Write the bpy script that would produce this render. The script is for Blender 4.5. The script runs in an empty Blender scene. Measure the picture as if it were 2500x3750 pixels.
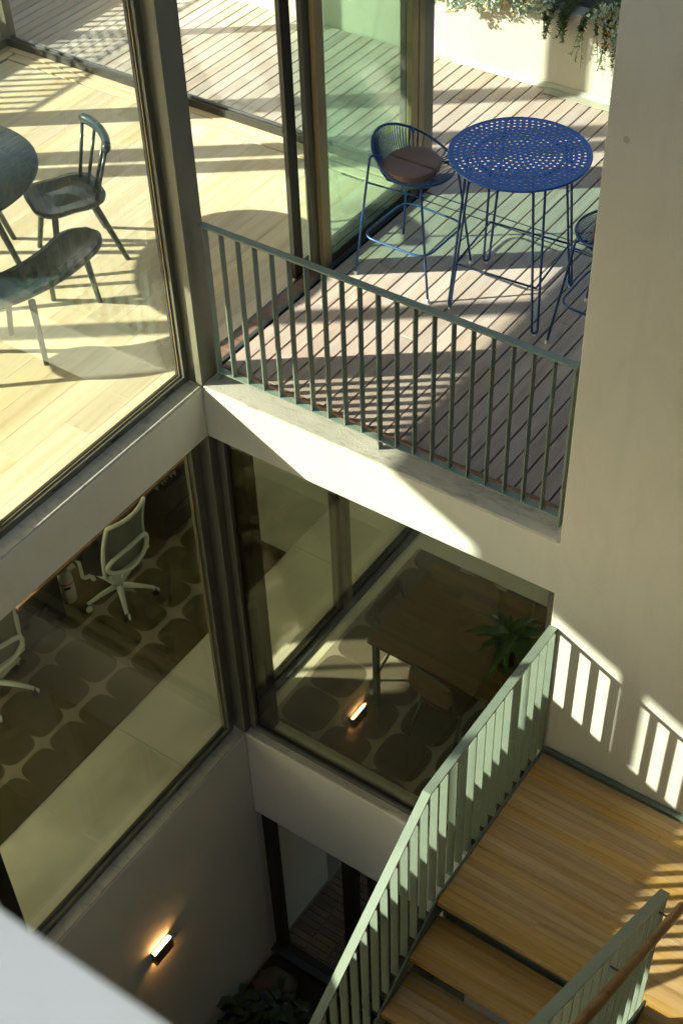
import bpy, bmesh, math, random
from mathutils import Vector, Matrix, noise
from mathutils.geometry import delaunay_2d_cdt
random.seed(7)
sc = bpy.context.scene
COL = sc.collection
PI = math.pi

# ------------------------------------------------------------------ camera
R_ = Vector((0.8067, 0.5907, 0.0)); 
def cam_axes(a, b, c):
    f = Vector((math.sin(a)*math.cos(b), math.cos(a)*math.cos(b), -math.sin(b)))
    r = Vector((math.cos(a), -math.sin(a), 0)); u = r.cross(f)
    return r*math.cos(c)+u*math.sin(c), -r*math.sin(c)+u*math.cos(c), f
cr, cu, cf = cam_axes(-0.6319437, 0.7733100, -0.0402914)
cd = bpy.data.cameras.new('camera'); cam = bpy.data.objects.new('camera', cd); COL.objects.link(cam)
m = Matrix((( cr.x, cu.x, -cf.x, 4.2904), (cr.y, cu.y, -cf.y, -4.5822), (cr.z, cu.z, -cf.z, 5.0505), (0, 0, 0, 1)))
cam.matrix_world = m
cd.sensor_fit = 'VERTICAL'; cd.sensor_height = 36.0; cd.sensor_width = 24.0; cd.lens = 49.908
cd.clip_start = 0.05; cd.clip_end = 2000
cd.dof.use_dof = True; cd.dof.focus_distance = 7.6; cd.dof.aperture_fstop = 7.1
sc.camera = cam

# ------------------------------------------------------------------ sky, sun, exposure
SUN = Vector((1.0, 0.741, -0.514)).normalized()       # the way the light travels
wd = bpy.data.worlds.new('World'); sc.world = wd; wd.use_nodes = True
nt = wd.node_tree; bg = nt.nodes['Background']
sky = nt.nodes.new('ShaderNodeTexSky'); sky.sky_type = 'NISHITA'; sky.sun_disc = False
sky.sun_elevation = math.asin(-SUN.z); sky.sun_rotation = math.atan2(-SUN.x, -SUN.y)
sky.air_density = 1.0; sky.dust_density = 2.5; sky.ozone_density = 0.6
nt.links.new(sky.outputs[0], bg.inputs[0]); bg.inputs[1].default_value = 0.068
ld = bpy.data.lights.new('sun', 'SUN'); ld.energy = 5.0; ld.angle = math.radians(0.53); ld.color = (1.0, 0.94, 0.86)
lo = bpy.data.objects.new('sun', ld); COL.objects.link(lo)
lo.rotation_euler = SUN.to_track_quat('-Z', 'Y').to_euler()
vs = sc.view_settings
vs.view_transform = 'Standard'; vs.look = 'None'; vs.gamma = 1.0; vs.exposure = 1.80; vs.use_curve_mapping = False
vs.use_white_balance = True; vs.white_balance_temperature = 6700; vs.white_balance_tint = 0
sc.cycles.max_bounces = 9; sc.cycles.diffuse_bounces = 5; sc.cycles.glossy_bounces = 3
sc.cycles.transmission_bounces = 8; sc.cycles.transparent_max_bounces = 40
sc.cycles.sample_clamp_indirect = 6.0; sc.cycles.caustics_reflective = False; sc.cycles.caustics_refractive = False
sc.cycles.use_denoising = True; sc.cycles.use_adaptive_sampling = True; sc.cycles.adaptive_threshold = 0.03; sc.cycles.adaptive_min_samples = 16

# ------------------------------------------------------------------ materials
MATS = {}
class N:
    def __init__(s, name):
        s.m = bpy.data.materials.new(name); s.m.use_nodes = True; s.t = s.m.node_tree
        s.b = s.t.nodes['Principled BSDF']; s.o = s.t.nodes['Material Output']; MATS[name] = s.m
    def n(s, kind, **kw):
        x = s.t.nodes.new('ShaderNode'+kind)
        for k, v in kw.items():
            if k in x.inputs: x.inputs[k].default_value = v
            else: setattr(x, k, v)
        return x
    def l(s, a, b): s.t.links.new(a, b)
    def math(s, op, a, b=None):
        x = s.n('Math', operation=op)
        for i, v in enumerate((a, b)):
            if v is None: continue
            if hasattr(v, 'is_output'): s.l(v, x.inputs[i])
            else: x.inputs[i].default_value = v
        return x.outputs[0]
    def ramp(s, fac, stops):
        x = s.n('ValToRGB'); e = x.color_ramp.elements
        while len(e) < len(stops): e.new(0.5)
        for i, (p, c) in enumerate(stops): e[i].position = p; e[i].color = (*c, 1) if len(c) == 3 else c
        s.l(fac, x.inputs[0]); return x.outputs[0]
    def coords(s, kind='Object', scale=(1, 1, 1), rnd=False):
        tc = s.n('TexCoord'); mp = s.n('Mapping'); mp.inputs['Scale'].default_value = scale
        src = tc.outputs[kind]
        if rnd:
            oi = s.n('ObjectInfo'); v = s.n('VectorMath', operation='SCALE'); v.inputs[0].default_value = (37.1, 19.7, 53.3)
            s.l(oi.outputs['Random'], v.inputs['Scale']); ad = s.n('VectorMath', operation='ADD')
            s.l(src, ad.inputs[0]); s.l(v.outputs[0], ad.inputs[1]); src = ad.outputs[0]
        s.l(src, mp.inputs[0]); return mp.outputs[0]
    def noise(s, vec, scale, detail=4, rough=0.55, dist=0.0):
        x = s.n('TexNoise'); x.inputs['Scale'].default_value = scale; x.inputs['Detail'].default_value = detail
        x.inputs['Roughness'].default_value = rough; x.inputs['Distortion'].default_value = dist
        s.l(vec, x.inputs['Vector']); return x.outputs['Fac']
    def mix(s, fac, a, b, mode='MIX'):
        x = s.n('MixRGB', blend_type=mode)
        for i, v in zip((0, 1, 2), (fac, a, b)):
            if hasattr(v, 'is_output'): s.l(v, x.inputs[i])
            else: x.inputs[i].default_value = v if i == 0 else (*v, 1)
        return x.outputs[0]
    def bump(s, h, strength, dist=0.01):
        x = s.n('Bump'); x.inputs['Strength'].default_value = strength; x.inputs['Distance'].default_value = dist
        s.l(h, x.inputs['Height']); s.l(x.outputs[0], s.b.inputs['Normal'])
    def col(s, v): s.l(v, s.b.inputs['Base Color']) if hasattr(v, 'is_output') else setattr(s.b.inputs['Base Color'], 'default_value', (*v, 1))

def plaster(name, c, var=0.06, rough=0.85, bump=0.12, grain=55, stain=None):
    q = N(name); v = q.coords('Object')
    a = q.noise(v, 0.7, 3, 0.6, 0.4); b = q.noise(v, grain, 2, 0.6)
    d = tuple(x*(1-var*2.2) for x in c); e = tuple(min(1, x*(1+var)) for x in c)
    out = q.ramp(a, [(0.3, d), (0.7, e)])
    if stain:
        w = q.coords('Object', (3.0, 9.0, 3.0)); g = q.noise(w, 1.6, 8, 0.72, 1.2)
        mk = q.ramp(g, [(0.50, (0, 0, 0)), (0.72, (1, 1, 1))])
        out = q.mix(mk, out, stain)
    out = q.mix(q.math('MULTIPLY', b, 0.10), out, tuple(x*0.6 for x in c))
    tw = q.noise(q.coords('Object', (1.0, 1.0, .45)), 3.2, 4, .68, 1.6); run = q.noise(q.coords('Object', (9, 9, .35)), 1.0, 2, .6)
    out = q.mix(q.ramp(tw, [(.48, (0, 0, 0)), (.72, (.13, .13, .13))]), out, tuple(x*.62 for x in c))
    out = q.mix(q.ramp(run, [(.56, (0, 0, 0)), (.80, (.10, .10, .10))]), out, tuple(x*.55 for x in c))
    q.col(out); q.b.inputs['Roughness'].default_value = rough; q.b.inputs['Specular IOR Level'].default_value = 0.25
    q.bump(q.math('ADD', b, q.math('MULTIPLY', tw, 1.5)), bump, 0.004); return q.m
def paint(name, c, rough=0.45, metal=0.0, var=0.05, spec=0.5):
    q = N(name); v = q.coords('Object'); a = q.noise(v, 6, 2); 
    q.col(q.ramp(a, [(0.3, tuple(x*(1-var) for x in c)), (0.7, tuple(min(1, x*(1+var)) for x in c))]))
    r = q.noise(v, 25, 2); q.l(q.math('ADD', q.math('MULTIPLY', r, 0.12), rough-0.06), q.b.inputs['Roughness'])
    q.b.inputs['Metallic'].default_value = metal; q.b.inputs['Specular IOR Level'].default_value = spec
    return q.m
def wood(name, dark, mid, light, axis='Y', rough=0.45, vary=0.35, grain=1.0, knots=0.0, grey=None, spec=0.4, fresh=None):
    q = N(name); st = {'X': (0.35, 6, 6), 'Y': (6, 0.35, 6)}[axis]
    v = q.coords('Object', st, rnd=True)
    a = q.noise(v, 2.2*grain, 4, 0.62, 0.9); fine = q.noise(q.coords('Object', tuple(k*5 for k in st), rnd=True), 5, 2, 0.6)
    oi = q.n('ObjectInfo'); r = oi.outputs['Random']
    base = q.ramp(a, [(0.28, dark), (0.5, mid), (0.74, light)])
    hs = q.n('HueSaturation'); q.l(base, hs.inputs['Color'])
    q.l(q.math('ADD', q.math('MULTIPLY', r, vary), 1-vary/2), hs.inputs['Value'])
    q.l(q.math('ADD', q.math('MULTIPLY', q.math('FRACT', q.math('MULTIPLY', r, 7.13)), 0.3), 0.85), hs.inputs['Saturation'])
    out = hs.outputs[0]
    out = q.mix(q.math('MULTIPLY', fine, 0.22), out, tuple(x*0.55 for x in dark))
    if grey:
        g = q.noise(q.coords('Object', (1.5, 0.9, 1), rnd=True), 1.3, 5, 0.6, 0.5)
        out = q.mix(q.ramp(g, [(0.40, (0, 0, 0)), (0.66, (.75, .75, .75))]), out, grey)
    if fresh:                                            # boards under the eaves have kept their brown
        gp_ = q.n('NewGeometry'); sx_ = q.n('SeparateXYZ'); q.l(gp_.outputs['Position'], sx_.inputs[0])
        wy = q.math('ADD', q.math('MULTIPLY', sx_.outputs[1], .55), q.math('MULTIPLY', a, .25))
        out = q.mix(q.ramp(wy, [(.12, (.72, .72, .72)), (.95, (0, 0, 0))]), out, q.mix(a, tuple(x*.75 for x in fresh), tuple(x*1.3 for x in fresh)))
    if knots:
        vk = q.n('TexVoronoi'); vk.inputs['Scale'].default_value = knots
        q.l(q.coords('Object', {'X': (.6, 1.6, 1.6), 'Y': (1.6, .6, 1.6)}[axis], rnd=True), vk.inputs['Vector'])
        out = q.mix(q.ramp(vk.outputs['Distance'], [(0.0, (.95, .95, .95)), (0.022, (.8, .8, .8)), (0.05, (0, 0, 0))]), out, tuple(x*0.22 for x in dark))
    q.col(out); q.l(q.math('ADD', q.math('MULTIPLY', fine, 0.2), rough-0.1), q.b.inputs['Roughness'])
    q.b.inputs['Specular IOR Level'].default_value = spec
    q.bump(fine, 0.10, 0.002); return q.m
def glass(name, tint, f0=0.045, rough=0.0, dust_haze=0.0):
    q = N(name); q.t.nodes.remove(q.b)
    tr = q.n('BsdfTransparent'); tr.inputs[0].default_value = (*tint, 1)
    gl = q.n('BsdfGlossy'); gl.inputs['Roughness'].default_value = rough; gl.inputs[0].default_value = (1, 1, 1, 1)
    lw = q.n('LayerWeight'); lw.inputs['Blend'].default_value = 0.5
    f = q.math('ADD', q.math('MULTIPLY', q.math('POWER', lw.outputs['Facing'], 5.0), 1-f0), f0)
    mx = q.n('MixShader'); q.l(f, mx.inputs[0]); q.l(tr.outputs[0], mx.inputs[1]); q.l(gl.outputs[0], mx.inputs[2])
    out = mx.outputs[0]
    if dust_haze:  # streaky pale film, dust standing in for the hazy veil of reflections
        v = q.coords('Object', (1, 1, .25)); k = q.math('MULTIPLY', q.ramp(q.noise(v, 3.0, 6, .65, .8), [(.35, (.35, .35, .35)), (.75, (1, 1, 1))]), dust_haze)
        df = q.n('BsdfDiffuse'); df.inputs[0].default_value = (.8, .8, .74, 1); tl = q.n('BsdfTranslucent'); tl.inputs[0].default_value = (.8, .8, .74, 1)
        m2 = q.n('MixShader'); m2.inputs[0].default_value = .6; q.l(df.outputs[0], m2.inputs[1]); q.l(tl.outputs[0], m2.inputs[2])
        m3 = q.n('MixShader'); q.l(k, m3.inputs[0]); q.l(out, m3.inputs[1]); q.l(m2.outputs[0], m3.inputs[2]); out = m3.outputs[0]
    q.l(out, q.o.inputs[0]); return q.m
def rug_mat(name, cell, line, px, py, ox, oy, half, n=3.0, stagger=0.0):
    q = N(name); tc = q.n('TexCoord'); sp = q.n('SeparateXYZ'); q.l(tc.outputs['Object'], sp.inputs[0])
    wob = q.noise(tc.outputs['Object'], 2.3, 2)
    u = q.math('DIVIDE', q.math('SUBTRACT', sp.outputs[0], ox), px)
    ux = q.math('FLOOR', u)
    v = q.math('ADD', q.math('DIVIDE', q.math('SUBTRACT', sp.outputs[1], oy), py), q.math('MULTIPLY', ux, stagger))
    fu = q.math('ABSOLUTE', q.math('SUBTRACT', q.math('FRACT', u), 0.5)); fv = q.math('ABSOLUTE', q.math('SUBTRACT', q.math('FRACT', v), 0.5))
    d = q.math('ADD', q.math('POWER', q.math('DIVIDE', fu, half[0]), n), q.math('POWER', q.math('DIVIDE', fv, half[1]), n))
    d = q.math('ADD', d, q.math('MULTIPLY', q.math('SUBTRACT', wob, 0.5), 0.45))
    mk = q.ramp(d, [(0.97, (0, 0, 0)), (1.0, (1, 1, 1))])
    wv = q.noise(q.coords('Object', (60, 400, 60)), 1.0, 3); pil = q.noise(tc.outputs['Object'], 900, 2)
    cells = q.mix(q.math('MULTIPLY', wv, 0.5), cell, tuple(x*0.55 for x in cell))
    cells = q.mix(q.math('MULTIPLY', q.noise(tc.outputs['Object'], 1.7, 2), 0.4), cells, tuple(x*1.35 for x in cell))
    q.col(q.mix(mk, cells, line)); q.b.inputs['Roughness'].default_value = 1.0; q.b.inputs['Specular IOR Level'].default_value = 0.05
    q.bump(pil, 0.4, 0.003); return q.m
def leafm(name, c, var=0.35, rough=0.5, trans=0.25):
    q = N(name); oi = q.n('ObjectInfo'); g = q.n('NewGeometry')
    v = q.noise(q.coords('Object'), 14, 2)
    hs = q.n('HueSaturation'); hs.inputs['Color'].default_value = (*c, 1)
    q.l(q.math('ADD', q.math('MULTIPLY', q.math('ADD', g.outputs['Random Per Island'], v), var), 1-var), hs.inputs['Value'])
    q.l(q.math('ADD', q.math('MULTIPLY', g.outputs['Random Per Island'], 0.05), 0.475), hs.inputs['Hue'])
    q.col(hs.outputs[0]); q.b.inputs['Roughness'].default_value = rough
    tl = q.n('BsdfTranslucent'); q.l(hs.outputs[0], tl.inputs[0]); mx = q.n('MixShader'); mx.inputs[0].default_value = trans
    q.l(q.b.outputs[0], mx.inputs[1]); q.l(tl.outputs[0], mx.inputs[2]); q.l(mx.outputs[0], q.o.inputs[0]); return q.m
def emit(name, c, s):
    q = N(name); q.b.inputs['Emission Color'].default_value = (*c, 1); q.b.inputs['Emission Strength'].default_value = s; q.col(c); return q.m

WALL = plaster('cream_plaster', (.70, .67, .575), 0.035)
PLANT_WALL = plaster('planter_render', (.56, .535, .43), 0.06, grain=30, bump=0.25)
SILL = plaster('sill_concrete', (.60, .56, .47), 0.12, grain=70, bump=0.5, stain=(.30, .26, .19))
CEIL = plaster('ceiling_white', (.84, .82, .73), 0.02)
CLAD = wood('added_dark_cladding', (.12, .11, .09), (.17, .155, .13), (.22, .20, .17), 'Y', 0.7, 0.2)  # dark finish added on unseen walls to cut bounced light
WHITE = plaster('white_coping', (.90, .91, .90), 0.02, rough=0.7)
CONC = plaster('office_concrete', (.68, .67, .55), 0.2, rough=0.55, grain=40, bump=0.05)
SOIL = plaster('soil', (.05, .04, .028), 0.3, grain=60, bump=1.0)
GROUND = plaster('ground_dirt', (.30, .27, .21), 0.2)
FRAME = paint('bronze_frame', (.145, .14, .105), 0.40, 0.15)
FRAMED = paint('dark_frame', (.030, .028, .020), 0.4, 0.2)
TAN = paint('tan_aluminium', (.30, .235, .125), 0.38, 0.45)
COLUMN = paint('column_paint', (.20, .19, .135), 0.42, 0.1)
SAGE = paint('sage_green_paint', (.215, .262, .205), 0.42)
SAGED = paint('sage_green_channel', (.12, .155, .13), 0.45)
BLUE = paint('cobalt_paint', (.028, .115, .46), 0.38)
ROD = paint('navy_rod_paint', (.016, .068, .20), 0.35)
STEEL = paint('track_steel', (.09, .10, .10), 0.35, 0.6)
FLASH = paint('flashing_metal', (.40, .42, .33), 0.45, 0.2)
FEET = paint('white_plastic', (.75, .74, .68), 0.4)
DECK = wood('weathered_deck', (.37, .285, .225), (.53, .435, .36), (.65, .555, .475), 'Y', 0.6, 0.34, 1.0, grey=(.52, .46, .415), spec=0.3, fresh=(.36, .255, .20))
DECKD = wood('red_deck_edge', (.16, .085, .05), (.25, .14, .085), (.33, .20, .13), 'X', 0.6, 0.3)
OAK = wood('pale_oak', (.58, .46, .27), (.70, .59, .38), (.78, .69, .48), 'Y', 0.42, 0.20, 0.8, knots=0.9)
STAIR = wood('stair_oak', (.29, .165, .055), (.46, .285, .105), (.56, .37, .15), 'X', 0.42, 0.15, 1.0, knots=0.8)
WALNUT = wood('walnut_top', (.12, .078, .026), (.19, .125, .046), (.26, .175, .07), 'X', 0.5, 0.2)
DESKW = wood('desk_edge_wood', (.11, .055, .03), (.15, .08, .045), (.19, .105, .06), 'Y', 0.5, 0.1)
HANDW = wood('handrail_wood', (.15, .075, .027), (.25, .135, .055), (.34, .20, .09), 'Y', 0.4, 0.1)
PLY = wood('plywood_shell', (.12, .07, .025), (.19, .115, .043), (.25, .155, .065), 'X', 0.45, 0.15)
TEAL = wood('teal_stained_wood', (.011, .024, .029), (.016, .034, .040), (.023, .048, .055), 'Y', 0.24, 0.2)
BLUETOP = wood('dark_blue_stained_top', (.014, .034, .050), (.020, .046, .068), (.027, .060, .085), 'Y', 0.28, 0.1)
LEATHER = paint('brown_leather', (.27, .155, .115), 0.6, 0.0, 0.12)
MESHG = paint('grey_mesh_fabric', (.16, .175, .15), 0.85)
CHWHITE = paint('pale_plastic', (.72, .76, .68), 0.45)
BLACK = paint('black_cabinet', (.012, .012, .011), 0.45)
PAPER = paint('paper', (.75, .72, .62), 0.8)
PINK = paint('pink_band', (.55, .12, .16), 0.6)
SEATF = paint('dark_seat_fabric', (.035, .035, .032), 0.9)
ROCK = plaster('boulder', (.16, .12, .07), 0.25, grain=20, bump=0.8)
BRICK = wood('clay_brick', (.12, .085, .05), (.17, .125, .075), (.22, .165, .105), 'X', 0.8, 0.3)
MORTAR = plaster('brick_mortar', (.30, .26, .20), 0.1)
RUG1 = rug_mat('olive_rug', (.098, .080, .036), (.265, .232, .165), .51, .30, -1.70, -1.16, (.462, .506), 3.7)
RUG2 = rug_mat('taupe_rug', (.155, .135, .10), (.37, .335, .265), .40, .36, .05, .28, (.466, .502), 3.4, 0.5)
G_CLEAR = glass('clear_glass', (.965, .985, .96), 0.12, dust_haze=.018)
G_FAR = glass('far_glass', (.975, .988, .98), 0.05, dust_haze=.012)
G_GREEN = glass('green_sliding_glass', (.895, .962, .930), 0.075, dust_haze=.02)
G_LOW = glass('bronze_tinted_glass', (.95, .95, .875), 0.075, dust_haze=.010)
G_MEET = glass('dimmed_meeting_glass', (.875, .875, .79), 0.085, dust_haze=.010)  # tinted deeper than the office glass to dim the room behind
G_PART = glass('partition_glass', (.95, .955, .91), 0.05)
G_VASE = glass('vase_glass', (.75, .72, .60), 0.08)
SILVER = leafm('silver_leaf', (.46, .54, .43), 0.35, 0.8, 0.15)
GREENL = leafm('trailing_leaf', (.145, .20, .085), 0.5, 0.6)
GRASSL = leafm('grass_blade', (.16, .21, .09), 0.5, 0.6)
YELLOW = leafm('yellow_flower', (.50, .30, .04), 0.4, 0.8)
LILY = leafm('lily_leaf', (.060, .135, .028), 0.4, 0.4)
DARKL = leafm('dark_shrub_leaf', (.035, .06, .022), 0.5, 0.45)
LED = emit('warm_led', (1.0, .58, .25), 26.0)
LEDB = emit('warm_led_down', (1.0, .45, .15), 14.0)
LEDS = emit('warm_led_strip', (1.0, .52, .20), 9.0)

# ------------------------------------------------------------------ helpers
def link(name, me, mat=None, parent=None, loc=None, smooth=False):
    o = bpy.data.objects.new(name, me); COL.objects.link(o)
    if mat is not None and not me.materials: me.materials.append(mat)
    if parent is not None: o.parent = parent
    if loc is not None: o.location = loc
    if smooth:
        for p in me.polygons: p.use_smooth = True
    return o
def tag(o, label=None, cat=None, group=None, kind=None):
    if label: o['label'] = label
    if cat: o['category'] = cat
    if group: o['group'] = group
    if kind: o['kind'] = kind
    return o
def empty(name, loc, label, cat, group=None, rz=0.0):
    o = bpy.data.objects.new(name, None); COL.objects.link(o); o.location = loc; o.rotation_euler = (0, 0, rz)
    o.empty_display_size = 0.1
    return tag(o, label, cat, group)
def copy_tree(o, parent=None):
    c = o.copy(); COL.objects.link(c); c.parent = parent
    if parent is not None: c.matrix_parent_inverse = o.matrix_parent_inverse
    for ch in list(o.children): copy_tree(ch, c)
    return c
class MB:
    def __init__(s): s.v = []; s.f = []
    def add(s, v, f):
        k = len(s.v); s.v += [tuple(p) for p in v]; s.f += [tuple(i+k for i in q) for q in f]; return s
    def box(s, x0, x1, y0, y1, z0, z1):
        return s.add([(x0, y0, z0), (x1, y0, z0), (x1, y1, z0), (x0, y1, z0), (x0, y0, z1), (x1, y0, z1), (x1, y1, z1), (x0, y1, z1)],
                     [(0, 3, 2, 1), (4, 5, 6, 7), (0, 1, 5, 4), (1, 2, 6, 5), (2, 3, 7, 6), (3, 0, 4, 7)])
    def prism(s, pts, d):
        d = Vector(d); n = len(pts); P = [Vector(p) for p in pts]
        nrm = Vector((0, 0, 0))
        for i in range(n): nrm += P[i].cross(P[(i+1) % n])
        if nrm.dot(d) > 0: P.reverse()
        return s.add(P+[p+d for p in P], [tuple(range(n)), tuple(range(2*n-1, n-1, -1))]+[(i, i+n, (i+1) % n+n, (i+1) % n) for i in range(n)])
    def tube(s, pts, r, seg=8, closed=False, caps=True, flat=1.0):
        P = [Vector(p) for p in pts]; n = len(P); rr = r if isinstance(r, (list, tuple)) else [r]*n
        T = []
        for i in range(n):
            a = P[(i-1) % n] if (closed or i > 0) else P[i]; b = P[(i+1) % n] if (closed or i < n-1) else P[i]
            T.append((b-a).normalized())
        up = Vector((0, 0, 1)) if abs(T[0].z) < 0.9 else Vector((1, 0, 0))
        u = (up-T[0]*up.dot(T[0])).normalized(); V = []
        for i in range(n):
            u = (u-T[i]*u.dot(T[i])).normalized(); w = T[i].cross(u)
            V += [P[i]+(u*math.cos(2*PI*j/seg)*flat+w*math.sin(2*PI*j/seg))*rr[i] for j in range(seg)]
        F = []
        for i in range(n if closed else n-1):
            a, b = i*seg, ((i+1) % n)*seg
            F += [(a+j, a+(j+1) % seg, b+(j+1) % seg, b+j) for j in range(seg)]
        if caps and not closed: F += [tuple(range(seg-1, -1, -1)), tuple((n-1)*seg+j for j in range(seg))]
        return s.add(V, F)
    def lathe(s, prof, c=(0, 0, 0), seg=24, caps=True):
        c = Vector(c); n = len(prof); V = [c+Vector((r*math.cos(2*PI*j/seg), r*math.sin(2*PI*j/seg), z)) for r, z in prof for j in range(seg)]
        F = [(i*seg+j, i*seg+(j+1) % seg, (i+1)*seg+(j+1) % seg, (i+1)*seg+j) for i in range(n-1) for j in range(seg)]
        if caps: F += [tuple(range(seg-1, -1, -1)), tuple((n-1)*seg+j for j in range(seg))]
        return s.add(V, F)
    def xf(s, M):
        s.v = [tuple(M @ Vector(p)) for p in s.v]; return s
    def mesh(s, name):
        me = bpy.data.meshes.new(name); me.from_pydata(s.v, [], s.f); me.update(); return me
    def build(s, name, mat, parent=None, smooth=False, bevel=0.0, loc=None, seg=2):
        me = s.mesh(name)
        if bevel:
            bm = bmesh.new(); bm.from_mesh(me)
            bmesh.ops.remove_doubles(bm, verts=bm.verts, dist=1e-5)
            ed = [e for e in bm.edges if len(e.link_faces) == 2 and e.calc_face_angle() > 0.5]
            bmesh.ops.bevel(bm, geom=ed, offset=bevel, segments=seg, affect='EDGES', profile=0.5, clamp_overlap=True)
            bm.to_mesh(me); bm.free()
        return link(name, me, mat, parent, loc, smooth)
def box(name, x0, x1, y0, y1, z0, z1, mat, parent=None, bevel=0.0):
    return MB().box(x0, x1, y0, y1, z0, z1).build(name, mat, parent, bevel=bevel)
def fillet(pts, r, n=5, closed=False):
    P = [Vector(p) for p in pts]; out = []; N_ = len(P)
    for i in range(N_):
        if not closed and i in (0, N_-1): out.append(P[i]); continue
        a, b, c = P[i-1], P[i], P[(i+1) % N_]; u = (a-b); v = (c-b); k = min(r, u.length*.45, v.length*.45)
        p0 = b+u.normalized()*k; p1 = b+v.normalized()*k
        for j in range(n+1):
            t = j/n; out.append(p0*(1-t)**2+b*2*t*(1-t)+p1*t*t)
    return out
def wall_panel(name, u0, u1, z0, z1, holes, d0, d1, axis, mat, parent=None, bevel=0.0, sub=0.0):
    """a wall in the plane y (axis 'y') or x (axis 'x') with rectangular openings, d0 front, d1 back"""
    us = sorted({u0, u1, *[h for q in holes for h in q[:2] if u0 < h < u1]}); zs = sorted({z0, z1, *[h for q in holes for h in q[2:] if z0 < h < z1]})
    def solid(i, j):
        if not (0 <= i < len(us)-1 and 0 <= j < len(zs)-1): return False
        a, b = (us[i]+us[i+1])/2, (zs[j]+zs[j+1])/2
        return not any(q[0] < a < q[1] and q[2] < b < q[3] for q in holes)
    pt = (lambda u, d, z: (u, d, z)) if axis == 'y' else (lambda u, d, z: (d, u, z))
    idx = {}; V = []; F = []
    def vi(i, d, j):
        k = (i, d, j)
        if k not in idx: idx[k] = len(V); V.append(pt(us[i], d, zs[j]))
        return idx[k]
    for i in range(len(us)-1):
        for j in range(len(zs)-1):
            if not solid(i, j): continue
            F.append((vi(i, d0, j), vi(i+1, d0, j), vi(i+1, d0, j+1), vi(i, d0, j+1)))
            F.append((vi(i, d1, j), vi(i, d1, j+1), vi(i+1, d1, j+1), vi(i+1, d1, j)))
            for (di, dj, a, b) in ((-1, 0, (i, j), (i, j+1)), (1, 0, (i+1, j), (i+1, j+1)), (0, -1, (i, j), (i+1, j)), (0, 1, (i, j+1), (i+1, j+1))):
                if not solid(i+di, j+dj): F.append((vi(a[0], d0, a[1]), vi(b[0], d0, b[1]), vi(b[0], d1, b[1]), vi(a[0], d1, a[1])))
    me = bpy.data.meshes.new(name); me.from_pydata(V, [], F)
    bm = bmesh.new(); bm.from_mesh(me); bmesh.ops.recalc_face_normals(bm, faces=bm.faces)
    if bevel:
        ed = [e for e in bm.edges if len(e.link_faces) == 2 and e.calc_face_angle() > 0.5]
        bmesh.ops.bevel(bm, geom=ed, offset=bevel, segments=2, affect='EDGES', profile=0.5, clamp_overlap=True)
    bm.to_mesh(me); bm.free()
    return link(name, me, mat, parent)

# ================================================================== the setting
g = MB().add([(-400, -400, -6.62), (400, -400, -6.62), (400, 400, -6.62), (-400, 400, -6.62)], [(0, 1, 2, 3)]).build('ground', GROUND)
tag(g, kind='structure')
# courtyard soil: a gently uneven bed
V = []; F = []; nx, ny = 30, 28
for i in range(nx+1):
    for j in range(ny+1):
        x = 0.0+4.7*i/nx; y = -4.4+4.385*j/ny
        V.append((x, y, -6.40+0.05*noise.noise(Vector((x*2.1, y*2.1, 0)))+0.02*noise.noise(Vector((x*9, y*9, 3)))))
for i in range(nx):
    for j in range(ny):
        a = i*(ny+1)+j; F.append((a, a+ny+1, a+ny+2, a+1))
tag(MB().add(V, F).build('courtyard_ground', SOIL, smooth=True), kind='structure')

# back wall (plane y = 0) with the terrace opening, the meeting room window and the door
WX = 2.264
bw = wall_panel('plaster_wall', 0.0, 4.9, -6.6, 7.0, [(0.0, WX, -.014, 5.2), (0.0, WX, -3.235, -.372), (0.0, 1.9, -6.6, -4.205)], 0.0, 0.2, 'y', WALL, bevel=0.008)
tag(bw, 'tall cream plaster wall with terrace opening above the dark meeting room window', 'wall')
sl = box('sill', 0.004, WX-.002, .004, .176, -.013, 0.0, SILL, bw, bevel=0.006)
sl['label'] = 'stained pale concrete sill under the terrace railing'
MB().lathe([(.016, 0), (.013, .0015)], seg=20).xf(Matrix.Translation((2.352, .0008, 2.248)) @ Matrix.Rotation(PI/2, 4, 'X')).build('patched_hole', PLANT_WALL, bw)
sl2 = box('sill', 0.004, WX-.002, .006, .16, -3.234, -3.22, SILL, bw, bevel=0.004)
# left wall (plane x = 0)
lw = wall_panel('plaster_wall', -6.4, 0.0, -6.6, -.014, [(-4.2, 0.0, -3.235, -.372)], 0.0, -0.2, 'x', WALL, bevel=0.008)
tag(lw, 'cream plaster side wall carrying the lit sconce and both corner windows', 'wall')
s3 = box('sill', -.19, -.004, -6.3, -.004, -.012, 0.0, SILL, lw, bevel=0.005)
s3['label'] = 'grimy pale sill under the pavilion glass'
s4 = box('sill', -.19, -.004, -4.19, -.004, -3.234, -3.22, SILL, lw, bevel=0.004)
# upper slab under pavilion and terrace
up = MB()
up.box(-4.3, -.201, -6.4, .2, -.370, -.03); up.box(-4.3, -.201, .2, 4.2, -.370, -.03); up.box(-.2, 4.9, .201, 4.2, -.371, -.03); up.box(-.2, 0, .0, .2, -.371, -.03)
tag(up.build('upper_floor_slab', CEIL), kind='structure')
# office floor, L-shaped around the courtyard
of = MB(); of.box(-6.4, -.201, -6.4, 4.6, -3.5, -3.26); of.box(-.2, 4.9, .201, 4.6, -3.5, -3.26); of.box(-.2, -.0, .0, .2, -3.5, -3.26)
of = of.build('office_floor', CONC); tag(of, kind='structure')
# saw-cut of the concrete: thin joint strips
for k, y in enumerate((-.455, 1.75, -2.6)):
    box('floor_joint', -.84, -.215, y, y+.004, -3.262, -3.2585, MORTAR, of)
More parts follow.
